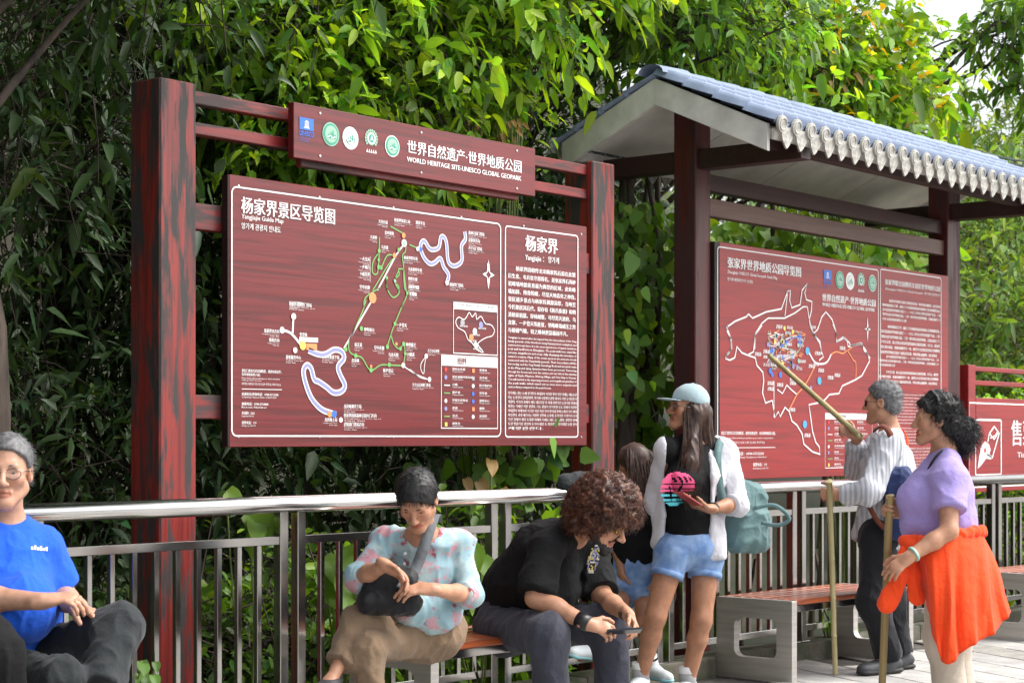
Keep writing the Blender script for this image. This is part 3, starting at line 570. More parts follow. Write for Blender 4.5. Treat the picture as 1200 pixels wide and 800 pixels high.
# tiles: S-profile, one pitch wide, overlapping down the slope
PITCH = .168; NCOL = int((XG1-XG0+.12)/PITCH); ROW = .215
def s_tile(L):
    V = []; n = 10
    for k, (t, dz) in enumerate(((0, .0), (.5, .006), (1, .016), (1, .0))):
        for i in range(n+1):
            u = i/n; z = .058*math.sin(math.pi*min(u/.55, 1)) if u < .55 else -.022*math.sin(math.pi*(u-.55)/.45)
            V.append(((u-.5)*PITCH*1.04, -t*L, z+dz-(.008 if k == 3 else 0)))
    F = [(k*(n+1)+i, (k+1)*(n+1)+i, (k+1)*(n+1)+i+1, k*(n+1)+i+1) for k in range(3) for i in range(n)]
    me = np_mesh('tile', V, F, True); me.materials.append(MATS['roof_tile']); return me
tile = s_tile(ROW*1.12)
rf = at_root(link('roof', None, None, s2), s2); rf.empty_display_size = .1
for side in (-1, 1):
    Ln = (YR-YF if side < 0 else YBk-YR)*math.sqrt(1+SL*SL)+.06; nr = int(round(Ln/ROW)); a = math.atan(SL)
    for r_ in range(nr):
        for c_ in range(NCOL):
            s_ = r_*ROW*Ln/(nr*ROW); o = link('tile', tile, None, rf)
            y = YR+side*(s_)*math.cos(a); z = ZR+.06-(s_)*math.sin(a)
            x = XG0-.05+PITCH*(c_+.5)
            o.location = (x+random.uniform(-.003, .003), y, z+random.uniform(-.002, .002)); o.rotation_euler = (a if side < 0 else a, 0, 0 if side < 0 else math.pi)
# ridge caps
cap = MB()
for i in range(9): 
    t = math.pi*i/8; 
V = []
for k, (xx, rr) in enumerate(((0, .075), (.30, .088), (.31, .078))):
    for i in range(9): t = math.pi*i/8; V.append((xx, -rr*1.25*math.cos(t), rr*.75*math.sin(t)))
capm = np_mesh('ridge_tile', V, [(k*9+i, k*9+i+1, (k+1)*9+i+1, (k+1)*9+i) for k in range(2) for i in range(8)], True); capm.materials.append(MATS['roof_tile'])
ncap = 16
for i in range(ncap):
    o = link('ridge_tile', capm, None, rf); o.location = (XG0-.08+(XG1-XG0+.1)*i/ncap, YR, ZR+.058); o.rotation_euler = (0, random.uniform(-.01, .01), 0)
# eave ends: round caps and pointed drip tiles
ed = MB(); ed.tube([(0, 0, 0), (0, -.02, 0)], .05, 16); n = 14
edm = ed.mesh('eave_cap'); edm.materials.append(MATS['eave_tile'])
ering = MB(); ering.tube([(.035*math.cos(t), -.021, .035*math.sin(t)) for t in np.linspace(0, 2*math.pi, 17)], .005, 5, cap=False); erm = ering.mesh('cap_rim', True); erm.materials.append(MATS['eave_tile'])
dp = MB(); prof = [(-.075, .05), (-.07, .0), (-.052, -.045), (-.025, -.08), (0, -.10), (.025, -.08), (.052, -.045), (.07, .0), (.075, .05), (.03, .025), (-.03, .025)]
dp.poly([(x, -.008, z) for x, z in prof]); dp.poly([(x, .004, z) for x, z in reversed(prof)])
for i in range(len(prof)):
    a_, b_ = prof[i], prof[(i+1) % len(prof)]; dp.poly([(a_[0], -.008, a_[1]), (a_[0], .004, a_[1]), (b_[0], .004, b_[1]), (b_[0], -.008, b_[1])])
dpm = dp.mesh('drip_tile'); dpm.materials.append(MATS['eave_tile'])
for side in (-1, 1):
    ye = YF-.06 if side < 0 else YBk+.06
    for c_ in range(NCOL):
        x = XG0-.05+PITCH*(c_+.5); zc = zs(ye)+.05
        o = link('eave_cap', edm, None, rf); o.location = (x-PITCH*.22, ye+side*.014, zc+.004); o.rotation_euler = (.15*-side, 0, 0 if side < 0 else math.pi)
        if side < 0: q = link('cap_rim', erm, None, rf); q.location = o.location; q.rotation_euler = o.rotation_euler
        o = link('drip_tile', dpm, None, rf); o.location = (x+PITCH*.27, ye+side*.006, zc-.03+random.uniform(-.004, .004)); o.rotation_euler = (.12*-side+random.uniform(-.06, .06), random.uniform(-.05, .05), 0 if side < 0 else math.pi)
    at_root(box('fascia', (XG0, min(ye-side*.03, ye-side*.045), zs(ye)-.03), (XG1, max(ye-side*.03, ye-side*.045), zs(ye)+.035), MATS['white_wood'], s2, 0), s2)
# ================================================================ SETTING
def sheet(name, x0, x1, y0, y1, z, m, n=1, fn=None):
    nx = ny = n+1; xs = np.linspace(x0, x1, nx); ys = np.linspace(y0, y1, ny)
    V = [(x, y, z if fn is None else fn(x, y)) for y in ys for x in xs]
    F = [(j*nx+i, j*nx+i+1, (j+1)*nx+i+1, (j+1)*nx+i) for j in range(ny-1) for i in range(nx-1)]
    return link(name, np_mesh(name, V, F, True), m)
def hill(x, y):
    # falls away a little behind the kerb, then climbs to a wooded slope
    t = max(0, y-6.3); z = -.35*(1-math.exp(-t*1.5))
    z += 1.7*min(12, max(0, y-.62*x-1))*min(1, max(0, t-5)/4)                    # the slope is steeper on the left
    z += min(6.0, .55*max(0, t-6)*min(1, t/30)) + .06*math.sin(x*.7)*min(t, 2) + .05*math.sin(y*1.1+x*.3)*min(t, 2)
    return z
tag(sheet('terrain', -60, 140, 6.22, 150, 0, MATS['soil'], 110, hill), kind='structure')
tag(sheet('ground', -600, 600, -600, 6.215, -.02, MATS['joint'], 1), kind='structure')
pv = tag(link('pavement', box_mesh('pavement', (-40, -40, -.018), (60, 6.0, -.012)), MATS['joint']), kind='structure')
ang = math.atan2(.88, .47); dv = np.array((math.cos(ang), math.sin(ang))); pvn = np.array((-dv[1], dv[0]))
slabs = [box_mesh('slab', (-.445, -.145, -.011), (.445, .145, .004), .006) for _ in range(3)]
for me_, mm in zip(slabs, ('paving', 'paving_b', 'paving_c')): me_.materials.append(MATS[mm])
cnt = 0
for i in range(-40, 60):
    for j in range(-40, 60):
        q = np.array((9.4, 4.9)) + dv*(i*.9+(.45 if j % 2 else 0)+.2*math.sin(j*2.3)) + pvn*(j*.3)
        if q[1] > 5.78 or q[1] < 2.9 or q[0] < 2.6 or q[0] > 14.5: continue
        dd = ST*q[0]+CT*q[1]; aa = (CT*q[0]-ST*q[1])/dd
        if abs(aa) > .36 or dd < 4.5: continue
        o = link('slab', slabs[random.choice((0, 0, 1, 1, 2))], None, pv); cnt += 1
        o.location = (q[0], q[1], random.uniform(-.0015, .0015)); o.rotation_euler = (random.uniform(-.003, .003), random.uniform(-.003, .003), ang)
rest = link('far_slabs', box_mesh('far_slabs', (-40, -40, -.0118), (60, 2.6, .001)), MATS['paving'], pv)
# kerb under the railing
def kerb_y(X): return 6.05-.027*(X-4)
bmk = bmesh.new()
for i in range(16):
    x0 = 2.5+i*.9; add_box(bmk, (x0, -.07, -.3), (x0+.893, .13, .105+.004*math.sin(i*2.1)), .012, 2)
kb = link('kerb', bm_mesh('kerb', bmk), MATS['kerb_stone']); kb.location = (0, kerb_y(0), 0); kb.rotation_euler = (0, 0, math.atan(-.027)); tag(kb, kind='structure')
# ---------------------------------------------------------------- foliage
STN = {'lance': ((.14, .26), (.42, .5), (.74, .32)), 'oval': ((.12, .34), (.42, .5), (.76, .36)), 'heart': ((.04, .40), (.27, .5), (.66, .31)), 'maple': ((.3, .3), (.5, .5), (.7, .3)), 'slim': ((.3, .5), (.66, .4)), 'far': ((.25, .48), (.65, .5))}
def leaf_topo(K):
    f = [(0, 2, 1), (0, 3, 2)]
    for k in range(K-1): q = 1+3*k; f += [(q, q+1, q+4, q+3), (q+1, q+2, q+5, q+4)]
    q = 1+3*(K-1); tp = 1+3*K; f += [(q, q+1, tp), (q+1, q+2, tp)]
    return np.concatenate([np.array(x) for x in f]), np.array([len(x) for x in f])
def leaves_mesh(name, pos, dr, L, W, nrm_=None, shape='lance', fold=.18, droop=.2, tint=None):
    """one mesh of many leaves: base pos, direction dr, length L, width W (arrays)"""
    n = len(pos); pos = np.asarray(pos, float); dr = np.asarray(dr, float); dr /= np.linalg.norm(dr, axis=1)[:, None]+1e-9
    if nrm_ is None: nrm_ = np.array((0, -.25, 1.))+rng.normal(0, .6, (n, 3))
    s = np.cross(dr, nrm_); s /= np.linalg.norm(s, axis=1)[:, None]+1e-9; nn = np.cross(s, dr)
    L = np.broadcast_to(L, (n,))[:, None]; W = np.broadcast_to(W, (n,))[:, None]; dp = (droop*np.exp(rng.normal(0, .5, n)))[:, None]
    st = STN[shape]; K = len(st); dn = np.array((0, 0, -1.)); V = [pos]
    for t, w_ in st:
        c = pos+dr*L*t+dn*(L*dp*t*t); f = nn*W*fold*(w_/.5); V += [c-s*W*w_+f, c, c+s*W*w_+f]
    V.append(pos+dr*L+dn*(L*dp)); nv = len(V); V = np.stack(V, 1).reshape(-1, 3); lp, lt = leaf_topo(K); nf = len(lt)
    me = bpy.data.meshes.new(name); me.vertices.add(n*nv); me.vertices.foreach_set('co', V.astype(np.float32).ravel())
    lo = (np.arange(n)[:, None]*nv+lp).ravel(); me.loops.add(len(lo)); me.loops.foreach_set('vertex_index', lo.astype(np.int32))
    me.polygons.add(n*nf); ls = np.concatenate([[0], np.cumsum(lt)[:-1]]); me.polygons.foreach_set('loop_start', (np.arange(n)[:, None]*len(lp)+ls).ravel().astype(np.int32))
    me.polygons.foreach_set('loop_total', np.tile(lt, n).astype(np.int32)); me.polygons.foreach_set('use_smooth', np.ones(n*nf, bool)); me.update(calc_edges=True)
    if tint is None: tint = leaf_tint(n)
    a = me.attributes.new('tint', 'FLOAT_COLOR', 'POINT'); a.data.foreach_set('color', np.repeat(tint, nv, axis=0).astype(np.float32).ravel())
    return me
def big_leaf(name, pos, d, n_, L, W, tint, curl=.25):
    """one large leaf with a smooth heart outline, folded midrib and drooping tip"""
    d = d/np.linalg.norm(d); s = np.cross(d, n_); s /= np.linalg.norm(s); u = np.cross(s, d); V = []; K = 9
    for k in range(K):
        t = k/(K-1); w_ = .5*W*(math.sin(math.pi*min(1, t+.0)**.62)**.8 if 0 < t < 1 else 0); c = pos+d*L*t-np.array((0, 0, 1.))*L*curl*t*t
        for j in (-1, -.5, 0, .5, 1): V.append(c+s*w_*j+u*(abs(j)*w_*.28-.02*L*math.sin(t*9+j*2)*abs(j))-d*(L*.10*abs(j) if k == 1 else 0))
    F = [(k*5+j, k*5+j+1, k*5+6+j, k*5+5+j) for k in range(K-1) for j in range(4)]; me = np_mesh(name, V, F, True)
    a = me.attributes.new('tint', 'FLOAT_COLOR', 'POINT'); a.data.foreach_set('color', np.repeat(np.array([tint]), len(V), axis=0).astype(np.float32).ravel()); return me
def leaf_tint(n, young=.12, spread=.3, warm=0.):
    v = np.exp(rng.normal(0, spread, n)); t = np.stack([v, v, v, np.ones(n)], 1)
    y = rng.random(n) < young; t[y, 0] *= 1.9; t[y, 1] *= 1.45; t[y, 2] *= .9
    b = rng.random(n) < .12; t[b, 0] *= .7; t[b, 2] *= 1.25
    if warm: r = rng.random(n) < warm; t[r] = np.array((3.2, 1.0, .6, 1))*v[r, None]
    return t
def twig_leaves(centres, outdir, per=9, tl=.32, L=.13, W=.045, shape='lance', hang=.3, spread=.9, **kw):
    """leaf positions along short twigs"""
    C = np.repeat(centres, per, axis=0); O = np.repeat(outdir, per, axis=0); n = len(C)
    k = np.tile(np.linspace(0, 1, per), len(centres))[:, None]
    side = rng.normal(0, 1, (n, 3)); side -= O*np.sum(side*O, 1)[:, None]; side /= np.linalg.norm(side, axis=1)[:, None]
    pos = C+O*k*tl+rng.normal(0, .02, (n, 3)); pos[:, 2] -= .35*tl*k[:, 0]**2
    d = O*(1-spread*.55)+side*spread; d[:, 2] -= hang*rng.uniform(-.2, 1.6, n)
    ll = L*np.exp(rng.normal(0, .2, n))*np.repeat(rng.choice((1., .62, .8), len(centres)), per); ww = W*np.exp(rng.normal(0, .15, n))*ll/L
    tw = np.exp(rng.normal(0, .3, len(centres)))
    t = leaf_tint(n, kw.get('young', .12), .18, kw.get('warm', 0)); t[:, :3] *= np.repeat(tw, per)[:, None]
    return pos, d, ll, ww, t
def limb_tube(mb, a, b, r0, r1, sag=.15, n=7, seg=6):
    a = np.asarray(a, float); b = np.asarray(b, float); L = np.linalg.norm(b-a)
    m1 = a*.66+b*.34+rng.normal(0, .07*L, 3)+np.array((0, 0, sag*L)); m2 = a*.3+b*.7+rng.normal(0, .06*L, 3)+np.array((0, 0, sag*.8*L))
    pts = catmull([a, m1, m2, b], 4); mb.tube(pts, np.linspace(r0, r1, len(pts)), n=seg, cap=False)
    return pts
def tree(name, label, base, top, r, lobes, ntw, m, barkm='bark', group='trees behind the railing', nlimb=14, leaf=None, cat='tree', r_top=None):
    """lobes: list of (centre, radii, weight); twigs are spread through the lobes' outer shells"""
    leaf = leaf or {}
    t = thing(name, label, cat, base, 0, group); B = np.array(base, float)
    wts = np.array([l[2] if len(l) > 2 else np.prod(l[1])**.67 for l in lobes]); wts /= wts.sum()
    idx = rng.choice(len(lobes), ntw, p=wts)
    d = rng.normal(0, 1, (ntw, 3)); d /= np.linalg.norm(d, axis=1)[:, None]
    rad = rng.random(ntw)**.45
    Cn = np.array([lobes[i][0] for i in idx], float); R = np.array([lobes[i][1] for i in idx], float)
    clump = 1+.22*np.sin(d[:, 0]*7+idx)*np.sin(d[:, 1]*6+d[:, 2]*5+idx*2)
    C = Cn+d*R*(rad*clump)[:, None]
    gz = np.array([hill(x, y) if y > 6.22 else 0 for x, y in C[:, :2]]); ok = (C[:, 2] > gz+.05) & ((C[:, 1] > 7.15) | (C[:, 2] > 3.75) | ((C[:, 2] < 1.15) & (C[:, 1] > 6.72)) | ((C[:, 2] < 1.0) & (C[:, 1] > 6.3) & (np.abs(C[:, 0]-5.6) > .35) & (np.abs(C[:, 0]-8.8) > .35))) & ~((C[:, 0] > 9.1) & (C[:, 0] < 14.7) & (C[:, 1] < 7.95) & (C[:, 2] < 4.15))
    C, d = C[ok], d[ok]
    od = d+rng.normal(0, .45, d.shape); od[:, 2] -= .1; od /= np.linalg.norm(od, axis=1)[:, None]
    pos, dr, ll, ww, tt = twig_leaves(C, od, **leaf)
    me = leaves_mesh('crown', pos-B, dr, ll, ww, shape=leaf.get('shape', 'lance'), droop=leaf.get('droop', .25), tint=tt)
    cr = link('crown', me, m, t); tag(cr, kind='stuff')
    mb = MB(); top = np.array(top, float)
    pts = catmull([np.zeros(3)-np.array((0, 0, .2)), (top-B)*.35+rng.normal(0, .12, 3)*np.array((1, 1, 0)), (top-B)*.7+rng.normal(0, .12, 3)*np.array((1, 1, 0)), top-B], 6)
    mb.tube(pts, np.linspace(r, r_top or r*.25, len(pts)), n=10, cap=False); mb.build('trunk', MATS[barkm], t, True)
    tw = MB(); e1 = C-B; e0 = e1-od*.25+rng.normal(0, .03, C.shape); e2 = e1+od*leaf.get('tl', .32); e2[:, 2] -= .35*leaf.get('tl', .32)       # one thin twig for every spray of leaves
    sd = np.cross(od, np.array((.3, .2, 1.))); sd /= np.linalg.norm(sd, axis=1)[:, None]+1e-9; s2 = np.cross(od, sd); Vt = []
    for pt, rr in ((e0, .0055), (e1, .004), (e2, .0015)):
        for k in range(3): an = 2.094*k; Vt.append(pt+(sd*math.cos(an)+s2*math.sin(an))*rr)
    Vt = np.stack(Vt, 1).reshape(-1, 3); ft = np.array([(q+k, q+(k+1) % 3, q+3+(k+1) % 3, q+3+k) for q in (0, 3) for k in range(3)]); Ft = (np.arange(len(C))[:, None, None]*9+ft).reshape(-1, 4)
    tag(link('twigs', np_mesh('twigs', Vt, Ft, True), MATS[barkm], t), kind='stuff')
    sel = rng.choice(len(C), min(nlimb, len(C)), replace=False); mb = MB()
    for k in sel:
        tgt = C[k]-B; q = pts[min(len(pts)-1, max(3, int(len(pts)*np.clip((tgt[2]-.5)/max(top[2]-B[2], .1)*.75, .2, .95))))]
        lp = limb_tube(mb, q, tgt, r*.32, r*.06)
        for _ in range(3):
            k2 = sel[0] if False else rng.integers(len(C)); t2 = C[k2]-B
            j = rng.integers(4, len(lp)); 
            if np.linalg.norm(t2-lp[j]) < 1.6: limb_tube(mb, lp[j], t2, r*.12, r*.03, seg=4)
    mb.build('limb', MATS[barkm], t, True)
    return t
def px_lobe(x, y, d, rx, ry, rd, w=None):
    """a crown lobe seen round a pixel at camera depth d (radii in metres)"""
    c = P(x, y, d)
    return (c, (rx, rx if rd is None else rd, ry)) if w is None else (c, (rx, rd, ry), w)
def LB(*a): return [px_lobe(*q) for q in a]
DK = dict(per=9, tl=.34, L=.125, W=.042, shape='lance', hang=.35, young=.03, droop=.3)
MD = dict(per=10, tl=.34, L=.12, W=.052, shape='oval', hang=.3, young=.2, droop=.3)
BR = dict(per=10, tl=.36, L=.12, W=.054, shape='oval', hang=.22, young=.35, droop=.28)
g = lambda x, y: (x, y, hill(x, y))
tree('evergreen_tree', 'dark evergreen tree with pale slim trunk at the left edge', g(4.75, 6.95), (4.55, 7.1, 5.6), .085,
     LB((60, 60, 8.6, 1.0, .7, .8), (150, -60, 9.0, 1.2, .6, .9), (40, 230, 9.2, .7, .6, .6), (300, -110, 8.6, .9, .35, .8), (-60, -150, 7.0, 1.4, .5, 1.2), (60, -330, 7.5, 1.8, .6, 1.6))+[((2.4, 7.4, 3.2), (1.5, .9, 2.3)), ((3.2, 7.9, 1.6), (1.2, .8, 1.6)), ((2.6, 5.0, 5.2), (1.8, 1.8, .6))], 2300, MATS['leaf_dark'], 'bark', leaf=dict(DK, shape='slim'), nlimb=12)  # the outermost lobes are unseen, added to keep light off the left side
tree('evergreen_tree', 'big evergreen out of view, added to shade the left edge', (.9, 7.0, hill(.9, 7.0)), (1.0, 6.9, 5.2), .16,
     [((1.3, 6.6, 3.0), (.9, 1.2, 2.4)), ((3.3, 6.0, 4.75), (2.3, 1.9, .45)), ((4.6, 8.6, 5.2), (2.0, 1.4, .6)), ((2.4, 4.2, 5.0), (1.8, 1.2, .5))], 1300, MATS['leaf_dark'], leaf=dict(DK, L=.26, W=.10, shape='far', tl=.5), nlimb=10)  # unseen tree, added so its large-leaved canopy darkens the left side
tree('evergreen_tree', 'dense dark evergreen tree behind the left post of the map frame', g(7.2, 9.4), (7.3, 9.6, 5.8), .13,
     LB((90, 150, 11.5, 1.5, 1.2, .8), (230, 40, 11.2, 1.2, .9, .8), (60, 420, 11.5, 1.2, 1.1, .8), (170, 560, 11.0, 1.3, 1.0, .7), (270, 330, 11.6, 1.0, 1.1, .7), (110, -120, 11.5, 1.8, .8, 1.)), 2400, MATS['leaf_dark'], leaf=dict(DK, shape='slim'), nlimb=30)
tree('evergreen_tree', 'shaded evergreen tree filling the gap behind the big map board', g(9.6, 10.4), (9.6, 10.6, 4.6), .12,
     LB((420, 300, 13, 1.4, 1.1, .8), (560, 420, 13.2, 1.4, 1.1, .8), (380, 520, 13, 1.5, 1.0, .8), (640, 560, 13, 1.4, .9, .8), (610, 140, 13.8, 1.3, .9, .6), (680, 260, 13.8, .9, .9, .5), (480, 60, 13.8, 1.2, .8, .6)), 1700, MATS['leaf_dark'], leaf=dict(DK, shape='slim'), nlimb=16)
tree('broadleaf_tree', 'bright green broadleaf tree arching over the narrow name board', g(9.1, 9.0), (9.2, 9.2, 5.0), .10,
     LB((400, 60, 11.2, .9, .7, .6), (520, 30, 11.4, 1.0, .7, .6), (620, 90, 11.6, .8, .6, .5), (480, 150, 11.0, .7, .35, .5), (330, 0, 11.0, .7, .4, .5), (640, 10, 11.6, .8, .6, .5), (400, 190, 11.2, .8, .3, .4)), 1900, MATS['leaf_bright'], leaf=BR, nlimb=24)
tree('broadleaf_tree', 'mid green tree with dark trunk between map frame and tiled roof', g(10.9, 9.3), (10.9, 9.4, 5.2), .09,
     LB((700, 60, 12.6, 1.0, .8, .6), (800, 20, 13.0, 1.1, .6, .7), (690, 170, 12.4, .8, .5, .5), (760, 90, 12.8, .9, .5, .5)), 1400, MATS['leaf_mid'], leaf=MD, nlimb=22)
tree('broadleaf_tree', 'tall leafy tree spreading above the tiled roof with pale sky behind', g(15.5, 11.3), (15.2, 11.2, 6.2), .13,
     LB((850, 50, 17.5, .8, .5, .6), (965, 45, 18, 1.0, .4, .7), (1045, 95, 18, .75, .4, .5), (940, 110, 17.5, .9, .35, .6), (1000, 150, 17.5, .8, .25, .5)), 620, MATS['leaf_bright'], leaf=dict(BR, L=.17, W=.075, tl=.5, warm=.04), nlimb=26)
tree('broadleaf_tree', 'leafy tree hanging in at the upper right corner', g(19.5, 10.6), (19.2, 10.8, 7.2), .14,
     LB((1172, 42, 20.5, .5, .17, .4), (1235, 10, 20.5, .6, .4, .5), (1200, 100, 20.5, .3, .2, .3)), 130, MATS['leaf_mid'], leaf=dict(MD, L=.17, W=.07, tl=.5), nlimb=5)
# wooded hillside in the distance on the right
for i, (x, y, d, rx, ry, lab) in enumerate([
    (1160, 175, 33, 2.0, .9, 'feathery pale bamboo clump topmost on the far hillside'),
    (1070, 250, 30, 2.2, 1.2, 'feathery bamboo clump behind the middle of the tiled roof'),
    (1190, 230, 29, 1.8, 1.1, 'feathery bamboo clump on the slope at the right edge'),
    (1150, 340, 26, 1.9, 1.2, 'yellow green bamboo clump beside the far roof post'),
    (1210, 400, 24, 1.6, 1.0, 'bamboo clump low at the right edge above the ticket sign'),
    (960, 220, 28, 2.2, 1.2, 'feathery bamboo clump seen under the tiled roof'),
    (870, 300, 26, 2.0, 1.2, 'pale green bamboo clump behind the roofed board\'s left top')]):
    c = P(x, y, d)
    tree('bamboo_clump', lab, g(c[0], c[1]), (c[0], c[1], c[2]+ry*.6), .06, [(c, (rx, rx*.7, ry)), (c-np.array((0, 0, ry*1.1)), (rx*1.1, rx*.8, ry*.8))], 480, MATS['leaf_far'], 'bark_pale', 'bamboo clumps on the hillside', 10,
         dict(per=10, tl=.5, L=.22, W=.055, shape='slim', hang=.5, young=.2, droop=.3), 'bamboo')
# climbing vines with heart-shaped leaves on thin dark trunks, between the two sign structures
def vine(label, x, d, y0, y1, n, hw, m='leaf_mid', L=.10):
    b = P(x, 700, d); b[2] = hill(b[0], b[1]); t = thing('climbing_vine', label, 'vine', b, 0, 'vines behind the railing')
    ys = rng.uniform(y0, y1, n); pos = np.array([P(x+rng.normal(0, hw), y, d+rng.normal(0, .22)) for y in ys])
    dr = rng.normal(0, .5, (n, 3))+np.array((0, -.3, -.75)); nr = np.array((-.5, -1., .5))+rng.normal(0, .5, (n, 3))
    ll = L*np.exp(rng.normal(0, .25, n))
    me = leaves_mesh('foliage', pos-b, dr, ll, ll*.85, nr, 'heart', .08, .1, leaf_tint(n, .25, .25)); tag(link('foliage', me, MATS[m], t), kind='stuff')
    for k in range(3):
        mb = MB(); q = [P(x+random.uniform(-hw, hw)*.5, yy, d+random.uniform(0, .2))-b for yy in np.linspace(y0-30, y1+150, 6)]
        mb.tube(catmull(q, 5), np.linspace(.02, .04, 26), n=6, cap=False); mb.build('stem', MATS['bark'], t, True)
vine('vine curtain of heart shaped leaves beside the roofed sign\'s left post', 760, 13.5, 235, 560, 380, 26)
vine('vine with large leaves hanging just right of the map frame', 735, 12.2, 235, 480, 200, 16)
vine('bright vine behind the top of the roofed map board', 900, 14.6, 255, 330, 260, 45, 'leaf_bright')
vine('bright vine behind the roofed board\'s right half', 1040, 16.0, 270, 360, 260, 40, 'leaf_bright')
vine('dark vine low behind the big map board', 590, 10.9, 480, 600, 140, 45, 'leaf_mid')
# shrubs close behind the railing
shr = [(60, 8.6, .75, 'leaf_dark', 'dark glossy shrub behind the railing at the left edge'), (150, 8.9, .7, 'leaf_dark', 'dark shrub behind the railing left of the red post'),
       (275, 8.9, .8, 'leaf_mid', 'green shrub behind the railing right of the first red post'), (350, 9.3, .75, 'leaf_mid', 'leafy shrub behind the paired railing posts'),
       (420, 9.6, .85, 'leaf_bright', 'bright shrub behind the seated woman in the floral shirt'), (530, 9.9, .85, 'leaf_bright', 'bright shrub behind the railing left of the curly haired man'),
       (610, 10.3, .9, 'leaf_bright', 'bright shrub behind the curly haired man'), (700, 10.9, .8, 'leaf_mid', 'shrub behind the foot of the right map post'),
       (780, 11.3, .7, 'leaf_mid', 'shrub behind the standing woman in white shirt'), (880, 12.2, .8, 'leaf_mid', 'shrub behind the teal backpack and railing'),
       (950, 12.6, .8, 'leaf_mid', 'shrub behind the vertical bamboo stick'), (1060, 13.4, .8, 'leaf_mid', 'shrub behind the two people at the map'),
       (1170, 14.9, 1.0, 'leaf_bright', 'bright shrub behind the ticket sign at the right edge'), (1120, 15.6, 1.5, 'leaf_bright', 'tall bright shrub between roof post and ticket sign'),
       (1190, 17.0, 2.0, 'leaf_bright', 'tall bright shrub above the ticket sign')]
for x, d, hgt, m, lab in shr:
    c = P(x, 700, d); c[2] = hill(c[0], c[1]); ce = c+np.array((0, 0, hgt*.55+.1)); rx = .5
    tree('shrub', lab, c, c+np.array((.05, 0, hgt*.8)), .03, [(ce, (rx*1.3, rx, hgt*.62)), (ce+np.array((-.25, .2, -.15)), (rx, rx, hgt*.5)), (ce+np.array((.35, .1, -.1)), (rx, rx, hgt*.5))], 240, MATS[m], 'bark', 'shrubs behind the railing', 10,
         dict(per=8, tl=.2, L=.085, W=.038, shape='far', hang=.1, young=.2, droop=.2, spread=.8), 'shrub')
# a sprig of reddish young leaves above the narrow name board and big single leaves by the railing
def leafy(label, base, leaves, m, name='leafy_plant', L=.16, tint=(1, 1, 1, 1), shape='heart', group='plants with large leaves'):
    t = thing(name, label, 'plant', base, 0, group); b = np.array(base)
    mb = MB()
    for q in leaves: mb.tube(catmull([np.zeros(3), (q-b)*.5+rng.normal(0, .03, 3), q-b], 5), .005, n=5)
    mb.build('stem', MATS['leaf_stem'], t, True)
    for q in leaves:
        l = L*random.uniform(.75, 1.2)
        dr = np.array([random.uniform(-.6, .6), -.4, random.uniform(-.9, -.2)]); nr = np.array([-.55, -1, .6])+rng.normal(0, .3, 3)
        me = big_leaf('leaf', q-b, dr, nr, l, l*(.8 if shape == 'heart' else .5), np.array(tint)*np.array([random.uniform(.75, 1.2)]*3+[1]))
        link('leaf', me, MATS[m], t)
mat('leaf_stem', (.10, .14, .03), .6)
def spread(x, y, d, n, sx, sy, sd=.1): return [P(x+random.uniform(-sx, sx), y+random.uniform(-sy, sy), d+random.uniform(-sd, sd)) for _ in range(n)]
def ground_at(x, d):
    c = P(x, 700, d); c[2] = hill(c[0], c[1]) if c[1] > 6.22 else 0; return c
leafy('sprig of yellow and reddish young leaves above the name board', ground_at(565, 11.3), spread(570, 150, 11.2, 34, 48, 13), 'leaf_warm', 'young_sprig', .055, shape='maple')
leafy('large pale leaves poking over the handrail right of the first post', ground_at(292, 8.3), [P(265, 575, 8.3), P(290, 598, 8.3), P(300, 612, 8.3), P(308, 600, 8.35), P(300, 625, 8.3)], 'leaf_bright', L=.13)
leafy('large leaf beside the floral shirt sleeve', ground_at(560, 9.3), [P(555, 640, 9.2), P(562, 655, 9.2), P(555, 705, 9.2), P(545, 660, 9.3)], 'leaf_bright', L=.15)
leafy('broad leaved plant left of the khaki trousers', ground_at(400, 8.9), spread(395, 690, 8.8, 12, 22, 50), 'leaf_bright', L=.16)
leafy('young plant growing through the railing behind the bench', ground_at(975, 11.9), spread(978, 722, 11.8, 9, 16, 25), 'leaf_bright', L=.13)
leafy('small weed at the foot of the left railing', ground_at(172, 7.6), spread(173, 785, 7.55, 8, 10, 12), 'leaf_mid', L=.06)
leafy('orange tipped young leaves above the tiled roof', ground_at(985, 17.2), spread(975, 92, 17.2, 30, 45, 14, .3), 'leaf_warm', 'young_sprig', .10, shape='oval')
leafy('yellowing round leaves below the big map board', ground_at(580, 10.2), [P(575, 538, 10.2), P(545, 560, 10.2), P(560, 562, 10.3), P(588, 572, 10.2)], 'leaf_warm', L=.10)
# overhead cables
mb = MB()
for k, (ya, yb) in enumerate(((151, 160), (157, 165))):
    A_, B_ = P(1085, ya, 21), P(1320, yb+14, 20); q = [A_+(B_-A_)*t-np.array((0, 0, .25*math.sin(math.pi*t))) for t in np.linspace(-.6, 1, 24)]
    m1 = MB(); m1.tube(q, .013, n=6)
    tag(m1.build('overhead_cable', mat('cable_grey%d' % k, (.30, .33, .33), .6), None, True), ['upper pale cable crossing the far hillside', 'lower pale cable crossing the far hillside'][k], 'cable')
